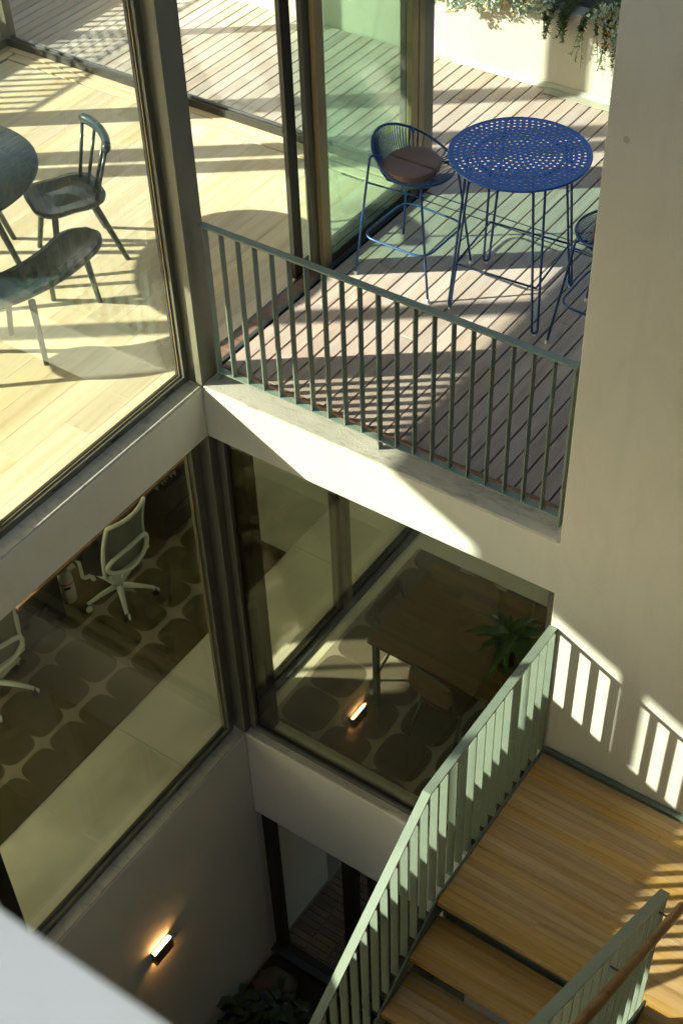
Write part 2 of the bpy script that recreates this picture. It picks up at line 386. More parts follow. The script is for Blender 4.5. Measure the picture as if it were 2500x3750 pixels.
# office outer walls
ow = wall_panel('plaster_wall', -6.4, 4.19, -3.26, -.372, [(-6.0, 4.0, -3.2, -.46)], -4.3, -4.5, 'x', CEIL)
tag(ow, 'far office wall behind the desks, out of sight', 'wall')
BLIND = N('fill_blind_cloth')  # unseen translucent blinds added to pass sunlight as office fill
_t = BLIND.n('BsdfTranslucent'); _t.inputs[0].default_value = (.85, .85, .78, 1); BLIND.col((.8, .78, .7)); BLIND.b.inputs['Roughness'].default_value = .9
_m = BLIND.n('MixShader'); _m.inputs[0].default_value = .55; BLIND.l(BLIND.b.outputs[0], _m.inputs[1]); BLIND.l(_t.outputs[0], _m.inputs[2]); BLIND.l(_m.outputs[0], BLIND.o.inputs[0])
for (y0, y1, z1, l) in ((-6.0, -2.84, -.46, 'added unseen blind near the end of the office, glowing to fill it'), (-2.838, -2.202, -1.16, 'added unseen half raised blind in the middle of the office'), (-2.2, 4.0, -.46, 'long added unseen blind behind the desks, glowing to fill the office')):
    tag(MB().box(-4.415, -4.405, y0, y1, -3.2, z1).build('fill_blind', BLIND.m), l, 'blind')
hb = box('header', -4.42, -4.38, -2.838, -2.202, -.62, -.46, FRAMED, ow); box('mullion', -4.42, -4.38, -2.53, -2.505, -1.16, -.62, FRAMED, ow)
nw = empty('added_window', (-1.5, 4.2, -3.26), 'added unseen windows along the rear of the office, letting sky light in', 'window')  # unseen glazing added to let sky light into the office
sw = empty('added_window', (-2.2, -6.3, -3.26), 'added unseen windows at the near end of the office, letting sun in', 'window')  # unseen glazing added so sun on the floor brightens the office
t = tag(box('plaster_wall', 2.62, 2.78, .2, 4.19, -3.26, -.372, CEIL), 'meeting room end wall beside the table', 'wall')
# opposite side of the courtyard
t = tag(box('plaster_wall', 4.7, 4.9, -8.0, -.001, -6.6, 5.2, CLAD), 'stairwell wall at the end of the landing, outside the frame', 'wall')
t = wall_panel('plaster_wall', 0.0, 4.7, -6.6, 3.3, [(.4, 3.0, .2, 2.5), (.4, 3.0, -3.1, -.9)], -4.42, -4.6, 'y', CLAD)
tag(t, 'courtyard wall opposite the terrace, below the white parapet', 'wall')
tag(box('gallery_floor', 0.0, 4.7, -8.0, -4.721, 3.1, 3.3, CEIL), kind='structure')
tag(box('plaster_wall', 0.0, 4.7, -8.2, -8.001, 3.1, 5.2, CLAD), 'wall behind the gallery where the photographer stands', 'wall')
tag(box('plaster_wall', 3.3, 3.5, .201, 3.99, .031, 4.2, CLAD), 'added unseen wall shading the terrace, hidden behind the right wall', 'wall')  # unseen wall added to darken the deck
par = MB().box(0.01, 4.69, -4.72, -4.379, 3.3, 4.4).build('parapet', WHITE, bevel=0.004)
tag(par, 'blurred white parapet top in the near left corner', 'parapet')
# pavilion roof and the storey above
rf = MB(); rf.box(-3.97, .02, -8.2, 2.75, 2.71, 3.0)
tag(rf.build('pavilion_roof', CEIL), 'flat roof slab of the glass pavilion, above the frame', 'roof')
tag(box('upper_storey', -3.97, 0.0, -8.2, 2.6, 3.0, 6.7, WALL), 'rendered upper storey over the pavilion, above the frame', 'building')

# ------------------------------------------------------------------ terrace deck
deck = MB().box(-5.0, 4.6, 2.52, 3.99, -.03, -.012); deck.box(-.05, 4.6, .19, 2.52, -.03, -.012); deck.box(-5.0, -3.98, -4.0, 2.52, -.03, -.012)
deck = deck.build('terrace_deck', SOIL); tag(deck, kind='structure')
PM = {}
def plank_mesh(w, L, h, mat, ax='Y'):
    k = (round(w, 4), round(L, 3), h, mat.name, ax)
    if k not in PM:
        b = MB(); b.box(-w/2, w/2, -L/2, L/2, -h, 0) if ax == 'Y' else b.box(-L/2, L/2, -w/2, w/2, -h, 0)
        me = b.mesh('plank'); bm = bmesh.new(); bm.from_mesh(me)
        e = [e for e in bm.edges if all(abs(v.co.z) < 1e-6 for v in e.verts)]
        bmesh.ops.bevel(bm, geom=e, offset=min(.0025, h*.3) if h > .015 else .0008, segments=1, affect='EDGES'); bm.to_mesh(me); bm.free()
        me.materials.append(mat); PM[k] = me
    return PM[k]
def plank(name, x, y0, y1, w, z, h, mat, parent, dz=0.0):
    o = link(name, plank_mesh(w, round(y1-y0, 2), h, mat), parent=parent, loc=(x, (y0+y1)/2, z+dz)); return o
PITCH = .0995
x = -.0005
i = 0
xs = [-.844+PITCH*k for k in range(-52, 54)]
for x in xs:
    if x > 4.55: continue
    segs = []
    if x > -.03: segs = [(.20, 3.975)]
    elif x > -3.97: segs = [(2.535, 3.975)]
    else: segs = [(-4.0, 3.975)] if x > -4.95 else []
    for (a, b) in segs:
        cuts = [a]
        if b-a > 2 and random.random() < .6: cuts.append(random.uniform(a+.7, b-.7))
        elif random.random() < .2: cuts.append(random.uniform(a+.4, b-.4))
        cuts.append(b)
        for p, q in zip(cuts, cuts[1:]):
            plank('plank', x, p+.0015, q-.0015, .0905, .03, .022, DECK, deck, random.uniform(-.0012, .0012))
eb = box('edge_board', .01, WX-.01, .178, .196, -.012, .034, DECKD, deck)
# tracks for the sliding doors, let into deck and floor
def track(x0, x1, y0, y1, z, label):
    o = MB().box(x0, x1, y0, y1, z-.02, z).build('door_track', STEEL); tag(o, label, 'track'); return o
track(-.06, 4.5, 2.335, 2.343, .0335, 'thin steel slot in the deck beside the bar table, the one nearer the planter')
track(-.06, 4.5, 2.247, 2.255, .0335, 'thin steel slot in the deck beside the bar table, the one nearer the railing')
track(-.142, -.118, .165, 2.42, .012, 'dark door track along the pavilion threshold, inner of the two')
track(-.036, -.012, .165, 2.42, .031, 'dark door track along the pavilion threshold, outer of the two')
th = tag(box('threshold_board', -.117, -.037, .165, 2.42, -.02, .026, DECKD), 'reddish timber threshold board between the two door tracks', 'threshold')
# planter with coping
pw = wall_panel('planter_wall', -6.0, 4.6, -.03, .62, [], 4.0, 4.14, 'y', PLANT_WALL, bevel=0.012)
tag(pw, 'sunlit rendered planter wall along the far edge of the deck', 'planter')
tag(box('planter_soil', -6.0, 4.6, 4.14, 5.4, -.03, .56, SOIL), kind='structure')
f1 = MB().prism([(-.75, 3.998, .032), (-.75, 3.998, .075), (-.75, 3.994, .075), (-.75, 3.965, .036), (-.75, 3.965, .032)], (1.75, 0, 0)).build('flashing_strip', FLASH)
tag(f1, 'long pale metal flashing strip at the foot of the planter wall', 'flashing')
f2 = MB().prism([(.01, 3.962, .033), (.01, 3.962, .050), (.01, 3.90, .038), (.01, 3.90, .033)], (1.4, 0, 0)).build('flashing_strip', FLASH)
tag(f2, 'shorter metal strip lying in front of the flashing on the deck', 'flashing')

# ------------------------------------------------------------------ pavilion floor
rfl = MB().box(-3.95, -.16, -6.4, 2.52, -.03, -.014).build('room_floor', FRAMED); tag(rfl, kind='structure')
BP = .183; bx = -.437
k = 0
for c in range(-1, 20):
    xc = bx-BP*c-BP/2 if c >= 0 else -.346
    w = BP-.0009
    if c < 0: xc, w = -.347, .1800
    if xc < -3.72: break
    y = -4.2-random.random()*1.2
    while y < 2.29:
        L = random.choice((1.5, 1.8, 2.2)); y1 = min(y+L, 2.292)
        if c == -1 and y < -.66 < y1: y1 = -.657
        if c == -1 and y1 == -.657 and y > -.7: pass
        if y1-y > .05: plank('floorboard', xc, y+.0008, y1-.0008, w, 0.0, .013, OAK, rfl)
        y = y1
    k += 1
plank('floorboard', -.208, -5.6, 2.292, .096, 0.0, .013, OAK, rfl)
# border boards beside the sliding slots
def bx_board(x0, x1, y0, y1): return link('border_board', plank_mesh(y1-y0, x1-x0, .013, WOODX, 'X'), parent=rfl, loc=((x0+x1)/2, (y0+y1)/2, 0))
WOODX = wood('pale_oak_border', (.58, .46, .27), (.70, .59, .38), (.78, .69, .48), 'X', 0.42, 0.15, 0.8)
bx_board(-3.75, -.16, 2.308, 2.394); bx_board(-3.84, -.16, 2.408, 2.46)
plank('border_board', -3.80, -4.0, 2.392, .075, 0, .013, OAK, rfl); plank('border_board', -3.87, -4.0, 2.46, .045, 0, .013, OAK, rfl)

# ------------------------------------------------------------------ steel column and glazing of the pavilion
col = MB().box(-.094, 0.0, .003, .157, .001, 2.68).build('steel_column', COLUMN, bevel=0.002)
tag(col, 'olive grey corner column rising between pavilion glass and railing', 'column')

wL = empty('pavilion_window', (-.126, -1.0, 0), 'large fixed pavilion window left of the corner column', 'window')
def cb(name, par_, x0, x1, y0, y1, z0, z1, mat, bevel=0.002):      # a box in world coordinates under a moved parent
    L = par_.location; return MB().box(x0-L.x, x1-L.x, y0-L.y, y1-L.y, z0-L.z, z1-L.z).build(name, mat, par_, bevel=bevel)
fr = cb('frame', wL, -.157, -.097, -4.2, -.012, .001, .043, FRAME)
for y in (-.165, -.62, -1.083, -1.54, -2.5): cb('weep_slot', wL, -.0975, -.0945, y-.035, y+.035, .017, .027, FRAMED, 0)
cb('gasket', wL, -.150, -.128, -4.2, -.04, .043, .052, FRAMED)
cb('bead', wL, -.1275, -.118, -4.2, -.03, .043, .050, TAN)
cb('frame', wL, -.157, -.092, -.035, .028, .001, 2.68, FRAME)
cb('gasket', wL, -.150, -.128, -.046, -.0355, .05, 2.68, FRAMED)
cb('bead', wL, -.127, -.118, -.044, -.0355, .05, 2.68, TAN)
cb('mullion', wL, -.157, -.060, -2.152, -2.103, .044, 2.68, FRAME)
cb('glass_pane', wL, -.147, -.132, -2.102, -.040, .045, 2.68, G_CLEAR, 0)
cb('glass_pane', wL, -.147, -.132, -4.19, -2.153, .045, 2.68, G_CLEAR, 0)
cb('head_frame', wL, -.157, -.097, -4.2, .0, 2.60, 2.679, FRAME)

for k in range(7):
    cb('mullion', nw, -4.3+1.15*k-.03, -4.3+1.15*k+.03, 4.2, 4.27, -3.259, -.373, FRAME); cb('glass_pane', nw, -4.27+1.15*k, -4.3+1.15*(k+1)-.03, 4.23, 4.24, -3.2, -.373, G_PART, 0)
cb('frame', nw, -4.3, 3.78, 4.195, 4.275, -3.259, -3.2, FRAME)
for k in range(4):
    cb('mullion', sw, -4.3+1.36*k-.03, -4.3+1.36*k+.03, -6.3, -6.23, -3.259, -.373, FRAME)
    if k < 3: cb('glass_pane', sw, -4.27+1.36*k, -4.3+1.36*(k+1)-.03, -6.27, -6.26, -3.2, -.373, G_FAR, 0)
# north window
wN = empty('pavilion_window', (-2, 2.49, 0), 'long glass wall at the back of the pavilion looking onto the deck', 'window')
cb('frame', wN, -3.93, -.08, 2.462, 2.52, .0, .06, FRAMED)
cb('gasket', wN, -3.90, -.10, 2.480, 2.50, .06, .075, STEEL)
cb('glass_pane', wN, -3.86, -.13, 2.484, 2.496, .06, 2.62, G_FAR, 0)
cb('corner_post', wN, -3.955, -3.87, 2.463, 2.54, .0, 2.66, FRAME)
cb('corner_post', wN, -.125, -.055, 2.40, 2.52, .0, 2.66, FRAME)
cb('head_frame', wN, -3.95, -.06, 2.462, 2.53, 2.668, 2.71, FRAME)
# west window
wW = empty('pavilion_window', (-3.93, -1, 0), 'glass wall on the far side of the pavilion where the sun comes in', 'window')
cb('frame', wW, -3.955, -3.895, -6.2, 2.46, .0, .06, FRAME)
cb('head_frame', wW, -3.955, -3.895, -6.2, 2.46, 2.668, 2.71, FRAME)
cb('glass_pane', wW, -3.931, -3.919, -6.1, 2.455, .06, 2.673, G_FAR, 0)
for (a, b) in ((.87, 1.09), (.18, .36), (-.055, .10), (-2.27, -2.14), (-4.555, -4.255), (-5.6, -5.48)):
    cb('mullion', wW, -3.96, -3.90, a, b, .06, 2.668, FRAME)

# sliding door pack
sd = empty('sliding_doors', (-.11, 1.8, 0), 'stack of green glass sliding doors folded back beside the bar stool', 'door')
def leaf(x, y0, y1, stile, mat, thick=.034):
    cb('stile', sd, x-thick/2, x+thick/2, y0, y0+stile, .018, 2.62, mat)
    cb('stile', sd, x-thick/2, x+thick/2, y1-stile, y1, .018, 2.62, mat)
    cb('bottom_rail', sd, x-thick/2, x+thick/2, y0+stile, y1-stile, .018, .085, FRAMED)
    cb('glass_pane', sd, x-.005, x+.005, y0+stile, y1-stile, .085, 2.60, G_GREEN, 0)
leaf(-.158, 1.10, 2.40, .085, FRAMED, .032)
leaf(-.112, 1.225, 2.33, .075, FRAME, .034)
leaf(-.066, 1.275, 2.33, .080, TAN, .036)
cb('stop_post', sd, -.085, -.045, 2.335, 2.395, .018, 2.62, TAN)

# ------------------------------------------------------------------ railings
def flat_bar(name, parent, x0, x1, y0, y1, z0, z1, mat=SAGE): return cb(name, parent, x0, x1, y0, y1, z0, z1, mat, 0.0015)
tr = empty('terrace_railing', (1.1, .11, 0), 'sage green flat-bar railing along the terrace edge', 'railing')
flat_bar('top_rail', tr, .030, 2.213, .088, .132, 1.008, 1.020)
flat_bar('bottom_rail', tr, .050, 2.205, .088, .132, .062, .070)
for k in range(21):
    x = .0505+.1077*k
    if k in (0, 20): flat_bar('post', tr, x-.006, x+.006, .090, .130, .001, 1.008)
    elif k == 10: flat_bar('post', tr, x-.005, x+.005, .090, .130, .001, 1.008)
    else: flat_bar('baluster', tr, x-.004, x+.004, .091, .129, .070, 1.008)

# railing in the planter
pr = empty('planter_railing', (.8, 4.32, .6), 'green railing standing among the plants behind the planter wall', 'railing')
flat_bar('bottom_rail', pr, -.6, 3.0, 4.30, 4.34, .66, .672); flat_bar('top_rail', pr, -.6, 3.0, 4.30, 4.34, 1.60, 1.612)
for k in range(34):
    x = -.58+.1077*k; flat_bar('baluster' if k % 8 else 'post', pr, x-.004, x+.004, 4.302, 4.338, .58 if k % 8 == 0 else .672, 1.60)
# low wall with a railing outside the west window
ww = tag(box('plaster_wall', -5.10, -5.00, -2.5, 6.0, -.03, .76, WALL, bevel=.006), 'low plaster wall beyond the far pavilion glass, under the west railing', 'wall')
wr = empty('west_railing', (-5.05, 0, .76), 'green railing on the low wall beyond the far pavilion glass', 'railing')
flat_bar('top_rail', wr, -5.07, -5.03, -2.5, 5.9, 1.030, 1.045)
for k in range(78):
    y = -2.45+.1077*k; flat_bar('baluster' if k % 10 else 'post', wr, -5.07, -5.03, y-.005, y+.005, .761, 1.030)

# ------------------------------------------------------------------ staircase
ZL = -1.65; XL = 2.322; RUN = .272; RISE = .1735
st = empty('staircase', (3.2, -1.0, ZL), 'open-riser oak staircase with wide landing against the plaster wall', 'staircase')
def sloc(o): o.location = Vector(o.location)-Vector(st.location); return o
land = cb('landing', st, XL+.004, 4.68, -1.170, -.040, ZL-.045, ZL-.012, STAIR)
lw_ = .0455; y = -.039; k = 0
def stave(parent, x0, x1, yc, w, z, h):
    o = link('stave', plank_mesh(w-.0005, round(x1-x0, 2), h, STAIR, 'X'), parent=parent); W = Vector(((x0+x1)/2, yc, z))
    p = parent; off = Vector((0, 0, 0))
    while p is not None: off += Vector(p.location); p = p.parent
    o.location = W-off; return o
while y > -1.16:
    x = XL
    while x < 4.65:
        L = random.choice((.9, 1.2, 1.5, 1.8)) if x > XL else random.choice((.5, .8, 1.1, 1.5, 1.9))
        x1 = min(x+L, 4.68); 
        if 4.68-x1 < .25: x1 = 4.68
        stave(land, x, x1, y-lw_/2, lw_, ZL+random.uniform(-.0003, .0003), .012); x = x1+.0006
    y -= lw_
nose = cb('nosing', st, XL, 3.455, -1.183, -1.1705, ZL-.045, ZL-.001, STAIR, .004)
treads = []
for k in range(1, 9):
    z = ZL-RISE*k; y1 = -1.18-RUN*k
    t = cb('tread', st, XL, 3.455, y1, y1+.292, z-.045, z-.012, STAIR, .003)
    w = .292/6
    for q in range(6): stave(t, XL+.0005, 3.4545, y1+w*(q+.5), w, z+random.uniform(-.0003, .0003), .012)
for k in range(1, 9):                                     # flight going up, lengthened out of view to block sky light
    z = ZL+.175*k; y0 = -1.19-RUN*(k-1)
    t = cb('tread', st, 3.505, 4.68, y0-.292, y0, z-.045, z-.012, STAIR, .003)
    w = .292/6
    for q in range(6): stave(t, 3.5055, 4.6795, y0-w*(q+.5), w, z, .012)
SLP = .64
def sb(name, pts_yz, x0, x1, mat=SAGED):
    L = st.location; return MB().prism([(x0-L.x, y-L.y, z-L.z) for y, z in pts_yz], (x1-x0, 0, 0)).build(name, mat, st, bevel=.0015)
cb('added_upper_landing', st, 3.505, 4.68, -4.40, -3.36, -.19, -.10, STAIR); cb('added_lower_landing', st, XL, 4.68, -4.40, -3.36, -3.27, -3.20, STAIR)  # unseen landings added to block sky light above railing and lower courtyard
for k in range(1, 12): cb('tread', st, 3.52, 4.68, -3.36+RUN*(k-1), -3.36+RUN*k+.02, -3.245-RISE*k, -3.20-RISE*k, STAIR, .003)  # unseen lower flight added to darken the courtyard bottom
# side channel: along the landing then down the flight
yb = -1.155
sb('stringer', [(-.002, ZL+.014), (yb, ZL+.014), (yb-2.2, ZL+.014-2.2*SLP), (yb-2.2, ZL-.20-2.2*SLP), (yb-.05, ZL-.20), (-.002, ZL-.12)], 2.308, 2.320)
sb('stringer', [(-1.19, ZL-.02), (-1.19-2.2, ZL-.02-2.2*SLP), (-1.19-2.2, ZL-.24-2.2*SLP), (-1.19, ZL-.26)], 3.457, 3.467)
sb('stringer', [(-1.185, ZL+.20), (-1.185, ZL-.03), (-1.30, ZL-.03), (-1.185-1.6, ZL+.05+1.5*SLP), (-1.185-1.6, ZL+.20+1.6*SLP)], 3.490, 3.502)
cb('wall_channel', st, 2.321, 4.68, -.036, -.002, ZL-.05, ZL+.022, SAGED)
cb('dark_bearer', st, 2.33, 3.44, -1.13, -1.08, ZL-.24, ZL-.047, SAGED); cb('dark_bearer', st, 3.0, 3.06, -1.07, -.05, ZL-.20, ZL-.047, SAGED)  # front bearer added to darken the pale gap under the landing

def stair_rail(name, label, x, ypts, pitch, y_first, y_last, bot):
    e = empty(name, (x, ypts[0][0], ypts[0][1]), label, 'railing'); L = e.location
    def zt(y):
        for (a, za), (b, zb) in zip(ypts, ypts[1:]):
            if min(a, b) <= y <= max(a, b): return za+(zb-za)*(y-a)/(b-a)
        return ypts[-1][1]
    b = MB(); P = [(y-L.y, z-L.z) for y, z in ypts]; n = len(P); V = []; F = []
    for (y, z) in P: V += [(-.0225, y, z), (.0225, y, z), (.0225, y, z-.012), (-.0225, y, z-.012)]
    for i in range(n-1):
        for j in range(4): F.append((i*4+j, i*4+(j+1) % 4, (i+1)*4+(j+1) % 4, (i+1)*4+j))
    F += [(0, 3, 2, 1), ((n-1)*4, (n-1)*4+1, (n-1)*4+2, (n-1)*4+3)]
    o = b.add(V, F).build('top_rail', SAGE, e)
    bm = bmesh.new(); bm.from_mesh(o.data); bmesh.ops.recalc_face_normals(bm, faces=bm.faces); bm.to_mesh(o.data); bm.free()
    k = 0; s_ = 1 if y_last > y_first else -1; y = y_first
    while (y-y_last)*s_ <= 0:
        zz = zt(y)-.010
        V = MB().box(-.0215, .0215, y-.004-L.y, y+.004-L.y, bot(y)-L.z, zz-L.z)
        V.build('post' if k == 0 else 'baluster', SAGE, e); y += s_*pitch; k += 1
    return e
def bot1(y): return ZL-.03 if y > yb else ZL-.03-(yb-y)*SLP
stair_rail('stair_railing', 'sage green stair railing descending from the wall beside the meeting room window', 2.284,
           [(-.003, -.615), (-1.250, -.607), (-2.6, -.607-1.35*.72)], .0895, -.012, -2.58, bot1)
def bot2(y): return ZL+.12+(-1.2-y)*SLP if y < -1.22 else ZL+.002
r2 = stair_rail('stair_railing', 'dark sage railing at lower right with a wooden handrail beside it', 3.468,
           [(-1.205, -.450), (-2.7, -.450+1.495*.735)], .0895, -1.225, -2.65, bot2)
hr = empty('handrail', (3.56, -1.25, -.44), 'round brown wooden handrail on the right of the dark stair railing', 'handrail')
hp = [(0, .0, .0), (0, -1.4, 1.4*.70)]
MB().tube([(0, .02, -.014)]+[(0, -.1*i, .07*i) for i in range(15)], .021, 14).build('rail', HANDW, hr, smooth=True)
for yy in (-.06, -.60, -1.1):
    MB().tube([(0, yy, -.7*yy-.015), (0, yy, -.7*yy-.055), (-.075, yy, -.7*yy-.06)], .005, 8).build('bracket', STEEL, hr)

# ------------------------------------------------------------------ lower windows
wl = empty('office_window', (-.10, -2, -3.22), 'wide office window below the pavilion, over the sconce wall', 'window')
cb('frame', wl, -.155, -.092, -4.2, -.012, -3.219, -3.17, FRAME); cb('head_frame', wl, -.155, -.092, -4.2, -.012, -.43, -.373, FRAME)
for y in (-.218, -.636, -1.064, -1.493, -1.924): cb('weep_slot', wl, -.0925, -.0895, y-.035, y+.035, -3.205, -3.195, FRAMED, 0)
cb('gasket', wl, -.150, -.118, -4.2, -.07, -3.17, -3.160, FRAMED)
cb('frame', wl, -.155, -.085, -.070, -.005, -3.168, -.43, FRAME); cb('bead', wl, -.127, -.118, -.080, -.0705, -3.16, -.43, TAN)
cb('mullion', wl, -.165, -.080, -2.205, -2.10, -3.17, -.43, FRAMED)
cb('glass_pane', wl, -.140, -.128, -2.099, -.071, -3.165, -.43, G_LOW, 0); cb('glass_pane', wl, -.140, -.128, -4.19, -2.206, -3.165, -.43, G_LOW, 0)
cb('corner_post', wl, -.100, -.002, .002, .10, -3.219, -.373, FRAME)
wm = empty('meeting_room_window', (1.1, .1, -3.22), 'large dark meeting room window below the terrace fascia', 'window')
cb('frame', wm, .003, WX-.003, .062, .118, -3.219, -3.172, FRAME); cb('head_frame', wm, .003, WX-.003, .05, .125, -.420, -.373, FRAME)
cb('frame', wm, .003, .056, .060, .12, -3.17, -.421, FRAME); cb('frame', wm, WX-.055, WX-.003, .055, .12, -3.17, -.421, FRAME)
cb('jamb_lining', wm, .060, .150, .112, .205, -3.218, -.374, FRAMED); cb('gasket', wm, .0565, .066, .080, .10, -3.17, -.421, FRAMED); cb('gasket', wm, .066, WX-.056, .078, .102, -3.172, -3.163, FRAMED)
cb('bead', wm, .06, WX-.056, .068, .074, -3.172, -3.166, STEEL)
cb('glass_pane', wm, .066, WX-.056, .084, .096, -3.166, -.421, G_MEET, 0)
# glass partition between office and meeting room
gp = empty('glass_partition', (-.14, 1.5, -3.26), 'framed glass partition between office and meeting room', 'partition')
cb('bottom_track', gp, -.175, -.115, .205, 4.18, -3.259, -3.225, FRAMED); cb('bottom_track', gp, -.115, -.055, .205, 4.18, -3.259, -3.245, STEEL)
cb('head_track', gp, -.175, -.115, .205, 4.18, -.44, -.373, FRAMED)
cb('post', gp, -.18, -.04, .14, .22, -3.258, -.373, FRAMED); cb('post', gp, -.175, -.115, 1.36, 1.45, -3.225, -.44, FRAME); cb('post', gp, -.11, -.065, 1.40, 1.47, -3.245, -.44, FRAME)
cb('glass_pane', gp, -.150, -.140, .221, 1.359, -3.225, -.44, G_PART, 0); cb('glass_pane', gp, -.150, -.140, 1.451, 4.17, -3.225, -.44, G_PART, 0)

# ------------------------------------------------------------------ brick floored room behind the lower door
bf = MB().box(.0, 2.2, .03, 3.0, -6.6, -6.318).build('brick_room_floor', MORTAR); tag(bf, kind='structure')
bme = plank_mesh(.058, .205, .02, BRICK, 'X')
for i in range(6):
    for j in range(26):
        link('brick', bme, parent=bf, loc=(.140+.215*i, .175+.0672*j, -6.300+random.uniform(-.002, .002)))
for i in range(6): link('brick', plank_mesh(.075, .205, .02, BRICK, 'X'), parent=bf, loc=(.140+.215*i, .085, -6.298))
t = tag(MB().box(-.2, .012, .201, .83, -6.6, -3.501).box(-.2, 0.0, .001, .2, -6.6, -3.501).box(-2.2, -.2, .63, .83, -6.6, -3.501).build('plaster_wall', WALL), 'shaded return wall just inside the lower doorway', 'wall')
t = tag(wall_panel('plaster_wall', -2.2, 3.0, -6.6, -3.501, [(-1.0, 1.7, -6.2, -4.3)], 3.0, 3.2, 'y', WALL), 'rear wall of the brick-floored room, with an opening added for light', 'wall')  # opening added in the unseen rear wall to light the doorway
t = tag(MB().box(2.2, 2.4, .2, 3.0, -6.6, -3.501).build('plaster_wall', WALL), 'right hand wall of the brick-floored room, hidden in shade', 'wall')
t = tag(MB().box(-2.2, -2.0, .83, 3.2, -6.6, -3.501).build('plaster_wall', WALL), 'far side wall of the brick-floored room, out of sight', 'wall')
dw = empty('garden_door', (.9, .1, -6.3), 'dark framed glass door to the brick-floored room at the courtyard bottom', 'door')
cb('track', dw, .002, 1.89, -.02, .05, -6.33, -6.29, STEEL); cb('track', dw, .002, 1.89, .052, .12, -6.33, -6.285, FRAMED)
cb('frame', dw, .003, .10, .06, .13, -6.285, -4.207, FRAMED); cb('frame', dw, .76, .875, .055, .13, -6.285, -4.207, FRAMED); cb('frame', dw, .985, 1.03, .07, .14, -6.285, -4.207, FRAMED)
cb('frame', dw, .1, 1.89, .06, .13, -4.26, -4.207, FRAMED)
cb('glass_pane', dw, 1.031, 1.88, .10, .11, -6.284, -4.26, G_LOW, 0)

# ------------------------------------------------------------------ sconce
HOUS = paint('sconce_bronze', (.22, .16, .10), 0.4, 0.3)
sn = empty('wall_sconce', (0, -1.193, -4.51), 'lit rectangular wall sconce glowing on the shaded courtyard wall', 'lamp')
def sc_box(name, x0, x1, y0, y1, z0, z1, mat, b=0.001): return cb(name, sn, x0, x1, y0, y1, z0, z1, mat, b)
sc_box('housing', .042, .048, -1.291, -1.095, -4.560, -4.425, HOUS); sc_box('back_plate', .001, .008, -1.291, -1.095, -4.560, -4.425, HOUS)
sc_box('end_cap', .008, .042, -1.291, -1.284, -4.560, -4.425, HOUS); sc_box('end_cap', .008, .042, -1.102, -1.095, -4.560, -4.425, HOUS)
sc_box('light_strip', .009, .041, -1.283, -1.103, -4.452, -4.444, LEDS, 0); sc_box('light_strip', .009, .041, -1.283, -1.103, -4.548, -4.540, LEDB, 0)
for k in range(6): MB().lathe([(.011, 0), (.010, .006), (.005, .010)], (.025, -.077+.031*k, .067), 10).build('led', LED, sn)

# ------------------------------------------------------------------ rugs
def rug(name, x0, x1, y0, y1, mat, label):
    return tag(MB().box(x0, x1, y0, y1, -3.2585, -3.250).build(name, mat, bevel=.003), label, 'rug')
rug('rug', -2.75, -.842, -2.25, 1.65, RUG1, 'olive rug of rounded cells under the office chairs')
rug('rug', .033, 2.35, .25, 2.28, RUG2, 'taupe patterned rug under the meeting table')

